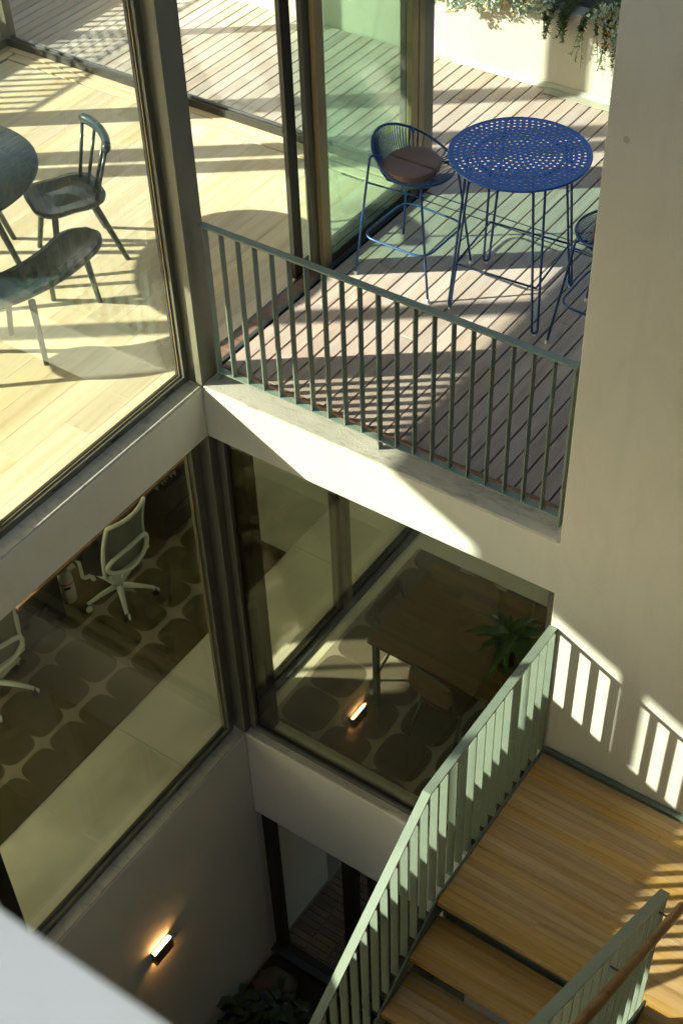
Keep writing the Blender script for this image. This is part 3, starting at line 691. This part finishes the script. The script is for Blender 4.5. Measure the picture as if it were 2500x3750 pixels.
# ================================================================== furniture on the terrace
def pillow(outline, z0, h, rings=6, edge=.03):
    """a cushion over a closed outline (list of (x, y)), rounded at the edge"""
    n = len(outline); cx = sum(p[0] for p in outline)/n; cy = sum(p[1] for p in outline)/n; V = []; F = []
    prof = [(0.0, 0.12), (0.0, .45), (.012, .75), (.03, .9), (.075, .97), (.30, 1.0), (.62, 1.0)]
    for (s_, t_) in [(.02, 0.0)]+prof:
        V += [(x+(cx-x)*s_, y+(cy-y)*s_, z0+h*t_) for x, y in outline]
    m_ = len(prof)+1
    for i in range(m_-1): F += [(i*n+j, i*n+(j+1) % n, (i+1)*n+(j+1) % n, (i+1)*n+j) for j in range(n)]
    F.append(tuple(range(n-1, -1, -1))); F.append(tuple((m_-1)*n+j for j in range(n)))
    return MB().add(V, F)
def bar_stool(loc, rz, label):
    e = empty('bar_stool', loc, label, 'stool', 'bar stools at the blue table', rz)
    def rim(t, k=1.0):
        x = (.215+.022*max(0, math.cos(t)))*math.cos(t)*k; y = .238*math.sin(t)*k; bk = max(0, (1-math.cos(t))/2)
        return Vector((x-(.035*bk**2), y, .705+.172*bk**1.9))
    MB().tube([rim(2*PI*i/64) for i in range(64)], .0075, 8, closed=True).build('rim', ROD, e, smooth=True)
    for i in range(33):                                               # bucket wires
        u = -.225+.45*i/32; t = math.asin(max(-1, min(1, u/.238))); f = rim(t); b = rim(PI-t); w = u*.80
        P = [f, Vector((f.x*.80, f.y*.97, .690)), Vector((.05, w, .682)), Vector((-.08, w, .682)), Vector((b.x*.80, w*1.02, .695)), Vector((b.x*.93, (w+b.y)/2*1.0, .695+(b.z-.695)*.45)), b]
        MB().tube(fillet(P, .04, 3), .0034, 6).build('seat_wire', ROD, e)
    feet = [(-.265, -.245), (.262, -.250), (.262, .232), (-.245, .248)]; tops = [(-.17, -.205), (.165, -.19), (.165, .19), (-.17, .205)]; ring = []
    for (fx, fy), (tx, ty) in zip(feet, tops):
        zt = rim(math.atan2(ty/.238, tx/.215)).z-.005
        MB().tube(fillet([(fx, fy, .012), (fx+(tx-fx)*.93, fy+(ty-fy)*.93, zt-.05), (tx, ty, zt), (tx*.7, ty*.8, zt-.012)], .03, 4), .0075, 8).build('leg', ROD, e, smooth=True)
        MB().lathe([(.0125, 0), (.0125, .012), (.009, .024)], (fx, fy, 0), 12).build('foot', FEET, e)
        ring.append((fx+(tx-fx)*.38, fy+(ty-fy)*.38, .28))
    MB().tube(fillet(ring, .10, 6, closed=True), .007, 8, closed=True).build('foot_ring', ROD, e, smooth=True)
    for s_ in (-1, 1):
        MB().tube([(-.2, s_*.205, .64), (0, s_*.21, .655), (.19, s_*.19, .655)], .006, 8).build('side_brace', ROD, e, smooth=True)
    out = [(.162*math.cos(a)-.022, .176*math.sin(a)) for a in [PI*i/24 for i in range(25)]]
    for s_ in (1, -1):
        o = [(x+.0, s_*(y+.0058)) for x, y in out]
        if s_ < 0: o.reverse()
        c = pillow(o, .692, .038).build('cushion', LEATHER, e, smooth=True)
        # piping round the edge
        MB().tube([(x*1.004, y*1.004, .716) for x, y in o], .0028, 5, closed=True).build('piping', LEATHER, c, smooth=True)
    return e
bar_stool((.412, 1.568, .031), math.radians(-1), 'blue wire bar stool with brown cushion left of the round table')
bar_stool((1.715, 1.575, .031), math.radians(180), 'blue wire bar stool half hidden behind the right wall')

bt = empty('bar_table', (1.068, 1.600, .031), 'tall round cobalt blue table with perforated metal top', 'table')
R0 = .388; vs2 = []; ed = []; 
def ring_pts(cx, cy, r, n, off=0): return [Vector((cx+r*math.cos(off+2*PI*i/n), cy+r*math.sin(off+2*PI*i/n))) for i in range(n)]
loops = [ring_pts(0, 0, R0, 96)]
for k in range(0, 12):
    nn = max(1, 6*k); 
    for i in range(nn):
        a = 2*PI*i/nn+.05*k; loops.append(ring_pts(.0322*k*math.cos(a), .0322*k*math.sin(a), .0086, 8, a))
edges = []; faces_ = []
for lp in loops:
    s0 = len(vs2); vs2 += lp; n = len(lp); edges += [(s0+i, s0+(i+1) % n) for i in range(n)]
rv, re, rfc, _, _, _ = delaunay_2d_cdt(vs2, edges, [], 0, 1e-7)
HC = [(sum(p.x for p in lp)/8, sum(p.y for p in lp)/8) for lp in loops[1:]]
def in_hole(f):
    x_ = sum(rv[i].x for i in f)/3; y_ = sum(rv[i].y for i in f)/3
    return any((x_-a)**2+(y_-b)**2 < .0078**2 for a, b in HC)
rfc = [tuple(f) for f in rfc if len(f) == 3 and not in_hole(f)]
HT = .978
V = [(p.x, p.y, HT) for p in rv]+[(p.x, p.y, HT-.003) for p in rv]; nv = len(rv)
cnt = {}
for f in rfc:
    for i in range(3):
        kx = (f[i], f[(i+1) % 3]); cnt[kx] = cnt.get(kx, 0)+1
F = list(rfc)+[tuple(i+nv for i in reversed(f)) for f in rfc]
for (a, b) in cnt:
    if (b, a) not in cnt: F.append((a, a+nv, b+nv, b))
o = MB().add(V, F).build('table_top', BLUE, bt)
bm = bmesh.new(); bm.from_mesh(o.data); bmesh.ops.recalc_face_normals(bm, faces=bm.faces); bm.to_mesh(o.data); bm.free()
MB().tube([(R0*math.cos(2*PI*i/80), R0*math.sin(2*PI*i/80), HT-.005) for i in range(80)], .0075, 8, closed=True).build('rim', BLUE, bt, smooth=True)
feet = [(.289, -.230), (-.259, -.267), (-.313, .253), (.236, .300)]
for (fx, fy) in feet:
    r = Vector((fx, fy, 0)); tn = Vector((-fy, fx, 0)).normalized(); tp = r*.76
    P = [tp+tn*.036+Vector((0, 0, HT-.008)), r+tn*.017+Vector((0, 0, .03)), r+Vector((0, 0, .012)), r-tn*.017+Vector((0, 0, .03)), tp-tn*.036+Vector((0, 0, HT-.008))]
    P2 = [P[0]]+[r+Vector((0, 0, .036))+tn*(.018*math.cos(a))-Vector((0, 0, .022*math.sin(a))) for a in [PI*i/8 for i in range(9)]]+[P[-1]]
    MB().tube(P2, .0075, 8).build('hairpin_leg', ROD, bt, smooth=True)
    MB().lathe([(.010, 0), (.010, .008), (.006, .016)], (fx, fy, 0), 10).build('foot', FEET, bt)
stp = [Vector((fx, fy, 0))*(1-.24*.31)+Vector((0, 0, .31)) for fx, fy in feet]
for i in range(4): MB().tube([stp[i], stp[(i+1) % 4]], .0065, 8).build('stretcher', ROD, bt, smooth=True)
MB().tube([(.24*math.cos(2*PI*i/40), .24*math.sin(2*PI*i/40), HT-.018) for i in range(40)], .006, 6, closed=True).build('apron_ring', ROD, bt)

# ================================================================== pavilion furniture
tb = empty('dining_table', (-1.955, .0, 0), 'round dark blue dining table at the left edge of the pavilion', 'table')
MB().lathe([(.58, .70), (.625, .712), (.640, .726), (.640, .734), (.634, .740)], seg=72).build('table_top', BLUETOP, tb, smooth=True)
for a in (90, 20, 180, 270):
    a = math.radians(a); MB().tube([(.30*math.cos(a), .30*math.sin(a), .70), (.52*math.cos(a), .52*math.sin(a), 0.0)], [.024, .017], 12).build('leg', TEAL, tb, smooth=True)
MB().lathe([(.33, .66), (.34, .70)], seg=40).build('apron', TEAL, tb)

def spindle_chair(loc, rz, label):
    # local: faces +x
    e = empty('spindle_chair', loc, label, 'chair', 'dining chairs in the pavilion', rz)
    V = []; F = []; nr, na = 8, 48
    def outl(a):
        r = .225+.012*math.cos(2*a)-.020*math.cos(4*a); return Vector((r*math.cos(a)*1.06+.012, r*math.sin(a)*1.08, 0))
    for i in range(nr+1):
        k = i/nr
        for j in range(na):
            a = 2*PI*j/na; p = outl(a)*k; dz = -.020*math.exp(-((k-.45)/.33)**2)*(1 if p.x < .1 else .6)
            V.append((p.x, p.y, .445+dz))
    for i in range(nr): F += [(i*na+j, i*na+(j+1) % na, (i+1)*na+(j+1) % na, (i+1)*na+j) for j in range(na)]
    b0 = len(V)
    for j in range(na): p = outl(2*PI*j/na); V.append((p.x*.985, p.y*.985, .425))
    for j in range(na): p = outl(2*PI*j/na); V.append((p.x*.90, p.y*.90, .408))
    for j in range(na): k1 = (j+1) % na; F += [(nr*na+j, nr*na+k1, b0+k1, b0+j), (b0+j, b0+k1, b0+na+k1, b0+na+j)]
    F.append(tuple(b0+na+j for j in range(na))); 
    MB().add(V, F).build('seat', TEAL, e, smooth=True)
    for (tx, ty, fx, fy) in ((.12, .12, .185, .20), (.12, -.12, .185, -.20), (-.12, .12, -.262, .205), (-.12, -.12, -.262, -.205)):
        MB().tube([(tx, ty, .415), (fx, fy, 0)], [.022, .0155], 12).build('leg', TEAL, e, smooth=True)
    arc = [(-.275+.10*(1-math.cos(t)), .225*math.sin(t)/math.sin(1.05), .795-.012*abs(t)) for t in [1.05*(-1+2*i/14) for i in range(15)]]
    MB().tube(arc, [.017]+[.026]*13+[.017], 10, flat=1.35).build('top_rail', TEAL, e, smooth=True)
    for t in (-.95, -.34, .30, .95):
        x = -.275+.10*(1-math.cos(t)); y = .225*math.sin(t)/math.sin(1.05)
        MB().tube([(-.165+.06*(1-math.cos(t)), y*.72, .43), (x, y, .785)], [.0125, .0105], 8).build('spindle', TEAL, e, smooth=True)
    return e
spindle_chair((-1.485, .605, 0), math.atan2(-.877, -.48), 'dark teal spindle-back chair with shiny seat by the column')

# curved bench, concentric with the round table
bn = empty('curved_bench', (-1.955, .0, 0), 'dark curved bench wrapping round the dining table nearest the glass', 'bench')
V = []; F = []; nr, na = 10, 60; A0, A1 = math.radians(-75), math.radians(25)
for side in (0, 1):
    for i in range(na+1):
        a = A0+(A1-A0)*i/na; e_ = min(1.0, min(a-A0, A1-a)/.22); half = .152*math.sqrt(max(0.0, 1-(1-e_)**2.4)) if e_ < 1 else .152
        for j in range(nr+1):
            q = -1+2*j/nr; r_ = .915+half*q; z = .448-.016*(1-q*q)*min(1, e_*1.3) if side == 0 else .412+.012*q*q
            V.append((r_*math.cos(a), r_*math.sin(a), z))
S_ = (na+1)*(nr+1); I = lambda k, i, j: k*S_+i*(nr+1)+j
for i in range(na):
    for j in range(nr): F += [(I(0, i, j), I(0, i, j+1), I(0, i+1, j+1), I(0, i+1, j)), (I(1, i, j), I(1, i+1, j), I(1, i+1, j+1), I(1, i, j+1))]
    F += [(I(0, i, 0), I(0, i+1, 0), I(1, i+1, 0), I(1, i, 0)), (I(0, i, nr), I(1, i, nr), I(1, i+1, nr), I(0, i+1, nr))]
MB().add(V, F).build('seat', TEAL, bn, smooth=True)
for (tx, ty, fx, fy) in ((1.005, .175, .928, .30), (1.045, -.31, 1.075, -.327), (.77, .10, .678, .16), (.76, -.22, .70, -.23), (.72, -.74, .78, -.80), (.45, -.66, .40, -.62)):
    MB().tube([(tx, ty, .425), (fx, fy, 0)], [.021, .0155], 12).build('leg', TEAL, bn, smooth=True)

# ================================================================== meeting room
mt = empty('meeting_table', (1.5, 1.18, -3.25), 'dark wooden meeting table with green steel legs', 'table')
tt = cb('table_top', mt, .588, 2.45, .708, 1.640, -2.545, -2.515, WALNUT, .008)
cb('apron', mt, .64, 2.40, .755, .775, -2.60, -2.546, SAGED); cb('apron', mt, .64, 2.40, 1.57, 1.59, -2.60, -2.546, SAGED); cb('apron', mt, .625, .645, .755, 1.59, -2.60, -2.546, SAGED)
for (x, y) in ((.635, .755), (.635, 1.59), (2.38, .755), (2.38, 1.59)): cb('leg', mt, x-.02, x+.02, y-.02, y+.02, -3.249, -2.546, SAGED)
def school_chair(loc, rz, label):     # faces +y
    e = empty('plywood_chair', loc, label, 'chair', 'plywood chairs at the meeting table', rz)
    for s_ in (-1, 1):
        MB().tube(fillet([(s_*.18, .20, 0), (s_*.165, .16, .43), (s_*.165, -.16, .44), (s_*.15, -.24, .80)], .05, 5), .0105, 8).build('frame_tube', SAGED, e, smooth=True)
        MB().tube(fillet([(s_*.19, -.24, 0), (s_*.165, -.10, .41), (s_*.165, .10, .42)], .04, 4), .0105, 8).build('leg', SAGED, e, smooth=True)
    MB().tube(fillet([(-.15, -.24, .80), (-.15, -.25, .825), (.15, -.25, .825), (.15, -.24, .80)], .02, 4), .0105, 8).build('frame_tube', SAGED, e, smooth=True)
    V = []; F = []
    for i in range(13):
        for j in range(9):
            u = -1+2*i/12; v = -1+2*j/8; V.append((.19*u*(1-.08*v*v), -.245-.02*(1-u*u)+.015*v, .71+.10*v*(1-.18*u*u)))
    for i in range(12):
        for j in range(8): a = i*9+j; F.append((a, a+9, a+10, a+1))
    o = MB().add(V, F).build('backrest', PLY, e, smooth=True); md = o.modifiers.new('s', 'SOLIDIFY'); md.thickness = .010
    ol = [(.20*math.copysign(abs(math.cos(a))**.6, math.cos(a)), .20*math.copysign(abs(math.sin(a))**.6, math.sin(a))) for a in [2*PI*i/40 for i in range(40)]]
    MB().prism([(x, y, .445) for x, y in ol], (0, 0, .012)).build('seat', PLY, e, bevel=.003)
    return e
school_chair((1.20, .86, -3.25), math.radians(-8), 'plywood chair on green tubes pushed under the near side of the meeting table')
school_chair((.73, 1.12, -3.25), math.radians(-90), 'plywood chair at the short end of the meeting table by the partition')
# potted lily in a glass vase
lv = empty('potted_lily', (1.50, 1.07, -2.514), 'leafy green houseplant in a glass vase on the meeting table', 'plant')
MB().lathe([(.062, 0), (.066, .01), (.060, .05), (.058, .12), (.070, .19), (.078, .215), (.074, .215), (.066, .19), (.054, .12), (.056, .05), (.058, .015)], seg=28, caps=False).build('vase', G_VASE, lv, smooth=True)
MB().lathe([(.001, .012), (.054, .014), (.052, .10), (.001, .10)], seg=20, caps=False).build('root_mass', SOIL, lv, smooth=True)
def blade(L, w, droop, n=9):
    V = []; F = []
    for i in range(n):
        t = i/(n-1); hw = w*math.sin(PI*min(1, t*.95+.05))**.8*(1-.2*t); x = L*(t-.12*droop*t*t); z = L*(.75*t-droop*t*t*1.1)
        V += [(x, -hw, z+hw*.35), (x, 0, z), (x, hw, z+hw*.35)]
    for i in range(n-1): a = i*3; F += [(a, a+3, a+4, a+1), (a+1, a+4, a+5, a+2)]
    return MB().add(V, F)
BL = []
for (L, w, d) in ((.34, .034, 1.15), (.30, .038, .95), (.38, .032, 1.35), (.26, .036, .7)):
    me = blade(L, w, d).mesh('leaf'); me.materials.append(LILY)
    for p in me.polygons: p.use_smooth = True
    BL.append(me)
for i in range(46):
    o = link('leaf', BL[i % 4], parent=lv, loc=(random.uniform(-.02, .02), random.uniform(-.02, .02), .17+random.uniform(0, .06)))
    o.rotation_euler = (random.uniform(-.2, .2), random.uniform(-1.05, -.1), i*2.39996); k = random.uniform(.6, .98); o.scale = (k, k*1.1, k)

# ================================================================== office
dk = empty('desk', (-2.1, .6, -3.25), 'long desk with reddish wooden edge behind the office window', 'desk')
cb('desk_top', dk, -2.46, -1.690, -.40, 3.2, -2.560, -2.532, DESKW, .004)
cb('leg', dk, -2.42, -2.38, -.36, -.32, -3.249, -2.561, BLACK); cb('leg', dk, -2.42, -2.38, 3.1, 3.14, -3.249, -2.561, BLACK); cb('end_panel', dk, -2.40, -1.76, .95, .97, -3.249, -2.561, BLACK)
def cabinet(x0, x1, y0, y1, z1, label, papers=False):
    e = empty('filing_cabinet', ((x0+x1)/2, (y0+y1)/2, -3.25), label, 'cabinet')
    cb('body', e, x0, x1-.02, y0, y1, -3.249, z1, BLACK, .004)
    h = (z1+3.25)/2
    for i in range(2):
        d = cb('drawer', e, x1-.0195, x1, y0+.006, y1-.006, -3.240+i*h, -3.254+(i+1)*h, BLACK, .003)
        L = e.location; MB().box(x1-L.x, x1+.012-L.x, (y0+y1)/2-.05-L.y, (y0+y1)/2+.05-L.y, -3.30+(i+1)*h-L.z, -3.288+(i+1)*h-L.z).build('handle', STEEL, d)
        MB().lathe([(.006, 0), (.006, .004)], (0, 0, 0), 8).xf(Matrix.Translation((x1-L.x, y0+.04-L.y, -3.28+(i+1)*h-L.z)) @ Matrix.Rotation(PI/2, 4, 'Y')).build('lock', STEEL, d)
    if papers:
        for i in range(9):
            cb('folder', e, x0+.06+random.uniform(-.02, .02), x1-.05+random.uniform(-.03, .03), y0+.04+i*.036, y0+.043+i*.036, z1+.001, z1+.10+random.uniform(-.02, .02), PAPER, 0)
    return e
cabinet(-2.36, -1.742, 1.205, 1.66, -2.72, 'black two-drawer filing cabinet with papers beside the corner post', True)
cabinet(-2.42, -1.872, -.30, .15, -2.66, 'black low cabinet under the desk beside the white jug')
cabinet(-2.50, -1.98, -.80, -.36, -2.80, 'black low cabinet at the end of the desk behind the cut-off office chair')
jg = empty('white_jug', (-1.985, .30, -3.25), 'white plastic jug with pink band standing under the desk', 'bottle')
MB().lathe([(.058, 0), (.062, .01), (.062, .235), (.056, .262), (.040, .290), (.038, .325), (.033, .33), (.031, .30)], seg=28, caps=True).build('body', FEET, jg, smooth=True)
MB().lathe([(.0627, .205), (.0627, .222)], seg=28, caps=False).build('band', PINK, jg)
for k, (a, h) in enumerate(((-.95, .016), (-.75, .012), (-.55, .018), (-.35, .014))):
    MB().box(-.0005, .0012, -.006, .006, -h, h).xf(Matrix.Rotation(a, 4, 'Z') @ Matrix.Translation((.0622, 0, .175))).build('lettering', BLACK, jg)
def office_chair(loc, star, rz, label):
    e = empty('office_chair', loc, label, 'chair', 'pale office chairs at the desk', 0)
    for k in range(5):
        a = star+2*PI*k/5; c, s_ = math.cos(a), math.sin(a)
        lg = MB().tube([(.03*c, .03*s_, .115), (.15*c, .15*s_, .105), (.285*c, .285*s_, .075)], [.028, .022, .015], 10, flat=.75).build('base_arm', CHWHITE, e, smooth=True)
        for q in (-1, 1):
            w = MB().lathe([(.010, -.009), (.027, -.008), (.027, .008), (.010, .009)], seg=18)
            w.xf(Matrix.Translation((.285*c-.016*q*s_, .285*s_+.016*q*c, .029)) @ Matrix.Rotation(a, 4, 'Z') @ Matrix.Rotation(PI/2, 4, 'X')).build('caster', CHWHITE if q > 0 else BLACK, e, smooth=True)
        MB().tube([(.285*c, .285*s_, .035), (.285*c, .285*s_, .078)], .008, 8).build('caster_stem', BLACK, e)
    MB().tube([(0, 0, .09), (0, 0, .40)], .026, 14).build('gas_lift', CHWHITE, e, smooth=True)
    M = Matrix.Rotation(rz, 4, 'Z') @ Matrix.Translation((.10, 0, 0))   # local: faces +x
    ol = [(.235*math.copysign(abs(math.cos(a))**.75, math.cos(a)), .24*math.copysign(abs(math.sin(a))**.75, math.sin(a))) for a in [2*PI*i/40 for i in range(40)]]
    pillow(ol, .42, .06).xf(M).build('seat', SEATF, e, smooth=True)
    def bp(u, v):      # the back surface
        return Vector((-.235-.10*v-.05*(1-u*u)+.03*math.sin(v*PI), .225*u*(1-.12*v), .47+.56*v))
    V = []; F = []
    for i in range(11):
        for j in range(13): V.append(M @ bp(-1+.2*i, .0+j/12))
    for i in range(10):
        for j in range(12): a = i*13+j; F.append((a, a+13, a+14, a+1))
    o = MB().add(V, F).build('back_mesh', MESHG, e, smooth=True); md = o.modifiers.new('s', 'SOLIDIFY'); md.thickness = .006
    fr_ = [bp(-1, v/10) for v in range(11)]+[bp(-1+.2*i, 1) for i in range(1, 10)]+[bp(1, 1-v/10) for v in range(11)]+[bp(1-.2*i, 0) for i in range(1, 10)]
    MB().tube([M @ p for p in fr_], .017, 8, closed=True).build('back_frame', CHWHITE, e, smooth=True)
    lum = [bp(.98*math.cos(a), .20+.20*math.sin(a))+Vector((-.035, 0, 0)) for a in [2*PI*i/32 for i in range(32)]]
    MB().tube([M @ p for p in lum], .019, 8, closed=True).build('lumbar_loop', CHWHITE, e, smooth=True)
    for s_ in (-1, 1):
        P = fillet([(-.10, s_*.12, .40), (-.05, s_*.29, .40), (-.06, s_*.30, .62), (.10, s_*.30, .655)], .05, 5)
        MB().tube([M @ Vector(p) for p in P], .016, 8).build('arm_support', CHWHITE, e, smooth=True)
        pillow([(.02+.13*math.cos(2*PI*i/24), s_*.30+.042*math.sin(2*PI*i/24)) for i in range(24)], .655, .028).xf(M).build('arm_pad', SEATF, e, smooth=True)
        P = fillet([(-.02, s_*.08, .39), (-.20, s_*.14, .36), (-.29, s_*.20, .50)], .06, 4)
        MB().tube([M @ Vector(p) for p in P], .015, 8).build('back_bracket', CHWHITE, e, smooth=True)
    return e
office_chair((-1.67, .555, -3.25), math.radians(-38), math.radians(178), 'pale office chair with mesh back in the middle of the office window')
office_chair((-1.79, -.69, -3.25), math.radians(27), math.radians(165), 'pale office chair cut off at the left edge')

# ================================================================== plants
def tuft(b, c, r, n, size, seedv, up=.6, wid=.35):
    rnd = random.Random(seedv)
    for i in range(n):
        d = Vector((rnd.gauss(0, 1), rnd.gauss(0, 1), rnd.gauss(0, 1))).normalized(); p = Vector(c)+Vector((d.x*r[0], d.y*r[1], d.z*r[2]))*rnd.random()**.45
        a = Vector((rnd.gauss(0, 1), rnd.gauss(0, 1), rnd.gauss(0, 1)+up)).normalized(); w = a.cross(d).normalized() if a.cross(d).length > .01 else Vector((1, 0, 0)); L = size*rnd.uniform(.6, 1.3)
        nrm = a.cross(w)*.15*L
        b.add([p, p+a*L*.5+w*L*wid+nrm, p+a*L, p+a*L*.5-w*L*wid+nrm], [(0, 1, 2), (0, 2, 3)])
def silver(x, y, s_, seedv, label):
    e = empty('silver_shrub', (x, y, .62), label, 'plant', 'silver shrubs in the planter'); rnd = random.Random(seedv)
    b = MB(); fl = MB(); sm = MB()
    for k in range(15):
        a = rnd.uniform(0, 2*PI); q = rnd.uniform(.3, 1.0)
        tip = Vector((math.cos(a)*.26*s_*q, -abs(math.sin(a))*.30*s_*q+.05, rnd.uniform(.06, .24)*s_))
        if rnd.random() < .5: tip.z = rnd.uniform(-.09, .08)*s_; tip.y = -rnd.uniform(.14, .26)*s_
        sm.tube([(0, 0, 0), tip*.5+Vector((0, 0, .06)), tip], .004, 5)
        tuft(b, tip, (.085*s_, .075*s_, .07*s_), 110, .036, seedv*31+k); tuft(b, tip*.6+Vector((0, 0, .04)), (.09, .07, .06), 70, .036, seedv*57+k)
        for q2 in range(5):
            p = tip+Vector((rnd.uniform(-.08, .08), rnd.uniform(-.09, .02), rnd.uniform(-.06, .08)))*s_
            for z in range(6):
                t_ = Vector((rnd.gauss(0, 1), rnd.gauss(0, 1), rnd.gauss(0, 1))).normalized()*.011; u = t_.orthogonal(); fl.add([p+t_*.3, p+t_+u*.6, p+t_*1.4, p+t_-u*.6], [(0, 1, 2, 3)])
    b.build('foliage', SILVER, e)['kind'] = 'stuff'; fl.build('flowers', YELLOW, e)['kind'] = 'stuff'; sm.build('stems', GREENL, e)
for k, (x, s_, l) in enumerate(((-1.10, 1.0, 'silver-leaved shrub with yellow flowers beside the sliding door edge'), (-.72, 1.0, 'silver-leaved flowering shrub hanging over the middle of the planter wall'),
    (-.32, 1.05, 'silver-leaved flowering shrub left of the green planter railing'), (.62, 1.1, 'silver-leaved flowering shrub at the right wall edge'), (-1.75, 1.0, 'silver-leaved shrub seen through the green sliding glass'), (-2.6, 1.0, 'silver-leaved shrub above the deck behind the sliding doors'))):
    silver(x, 4.22 if x > .5 else 4.13, s_, 11+k, l)
def trailing(x, y, n, drop, seedv, label):
    e = empty('trailing_plant', (x, y, .58), label, 'plant', 'trailing plants over the planter wall'); rnd = random.Random(seedv); b = MB(); sm = MB()
    for k in range(n):
        x0 = rnd.uniform(-.16, .16); d = drop*rnd.uniform(.45, 1.0); sx = rnd.uniform(-.06, .06)
        P = fillet([(x0*.5, .10, .0), (x0*.8, .0, .10), (x0, -.17-rnd.uniform(0, .05), .05), (x0+sx, -.19-rnd.uniform(0, .05), -d)], .08, 5)
        sm.tube(P, .0022, 4)
        for i in range(2, len(P)-1):
            for q in range(20):
                t_ = rnd.random(); p = P[i]*(1-t_)+P[i+1]*t_; a = Vector((rnd.gauss(0, 1), rnd.gauss(0, 1)-.4, rnd.gauss(0, 1)*.6)).normalized(); w = a.cross(Vector((0, 0, 1))).normalized()*.0045; L = rnd.uniform(.018, .040)
                b.add([p-w, p+w, p+a*L*.6+w, p+a*L, p+a*L*.6-w], [(0, 1, 2, 3, 4)])
    b.build('foliage', GREENL, e)['kind'] = 'stuff'; sm.build('stems', GREENL, e)
trailing(.10, 4.14, 10, .16, 3, 'short trailing rosemary beside the planter railing foot')
trailing(.40, 4.14, 12, .30, 5, 'long trailing rosemary hanging over the shaded planter wall')
trailing(.70, 4.14, 12, .38, 6, 'dense trailing rosemary against the right wall edge')
def grass(x, y, n, L, seedv, label):
    e = empty('grass_clump', (x, y, .56), label, 'plant'); rnd = random.Random(seedv); b = MB()
    for k in range(n):
        a = rnd.uniform(0, 2*PI); out = rnd.uniform(.15, .9)*L; h = rnd.uniform(.4, 1.0)*L; d = Vector((math.cos(a), math.sin(a)-.3, 0)); w = Vector((-math.sin(a), math.cos(a), 0))*.0028; V = []
        for i in range(6):
            t_ = i/5; p = d*out*t_*t_+Vector((0, 0, h*(t_*1.5-t_*t_*.95)))+Vector((rnd.uniform(-.0, .0), 0, 0)); k2 = 1-t_*.9; V += [p-w*k2, p+w*k2]
        b.add(V, [(2*i, 2*i+1, 2*i+3, 2*i+2) for i in range(5)])
    b.build('blades', GRASSL, e)['kind'] = 'stuff'
grass(.42, 4.22, 260, .62, 8, 'long fine grass clump spilling beside the planter railing')
grass(.05, 4.30, 140, .45, 9, 'small grass clump behind the planter railing')

# courtyard bed
def shrub(x, y, z, n, s_, seedv, label):
    e = empty('garden_shrub', (x, y, z), label, 'plant', 'dark shrubs at the courtyard bottom'); rnd = random.Random(seedv)
    for k in range(n):
        a = k*2.4+rnd.uniform(-.3, .3); o = link('leaf', SH[k % 3], parent=e, loc=(math.cos(a)*.05*s_+rnd.uniform(-.14, .14)*s_, math.sin(a)*.05*s_+rnd.uniform(-.12, .12)*s_, rnd.uniform(.05, .34)*s_))
        o.rotation_euler = (rnd.uniform(-.3, .3), rnd.uniform(-.3, .7), a); q = rnd.uniform(.7, 1.2)*s_; o.scale = (q, q, q)
    sm = MB()
    for k in range(6): a = k*1.05; sm.tube([(0, 0, 0), (math.cos(a)*.10*s_, math.sin(a)*.10*s_, .26*s_)], .006, 5)
    sm.build('stems', GREENL, e)
SH = []
for (L, w, d) in ((.17, .040, .8), (.14, .036, .6), (.20, .042, 1.0)):
    me = blade(L, w, d, 7).mesh('leaf'); me.materials.append(DARKL)
    for p in me.polygons: p.use_smooth = True
    SH.append(me)
shrub(.22, -.62, -6.40, 46, 1.0, 21, 'dark leafy shrub in the courtyard corner bed, nearest the sconce wall')
shrub(.52, -.50, -6.40, 46, 1.0, 22, 'dark leafy shrub beside the boulder below the garden door')
shrub(.35, -.95, -6.40, 46, 1.1, 23, 'dark leafy shrub at the bottom edge of the courtyard bed')
shrub(.80, -.75, -6.40, 40, 1.0, 24, 'dark leafy shrub seen between the lowest stair balusters')
bm = bmesh.new(); bmesh.ops.create_icosphere(bm, subdivisions=4, radius=1.0)
for v in bm.verts:
    k = 1+.28*noise.noise(v.co*1.3)+.10*noise.noise(v.co*3.1)+.03*noise.noise(v.co*9); v.co = Vector((v.co.x*.20*k, v.co.y*.15*k, v.co.z*.10*k))
me = bpy.data.meshes.new('boulder'); bm.to_mesh(me); bm.free()
tag(link('boulder', me, ROCK, None, (.24, -.26, -6.37), True), 'brown boulder in the bed below the garden door', 'rock')
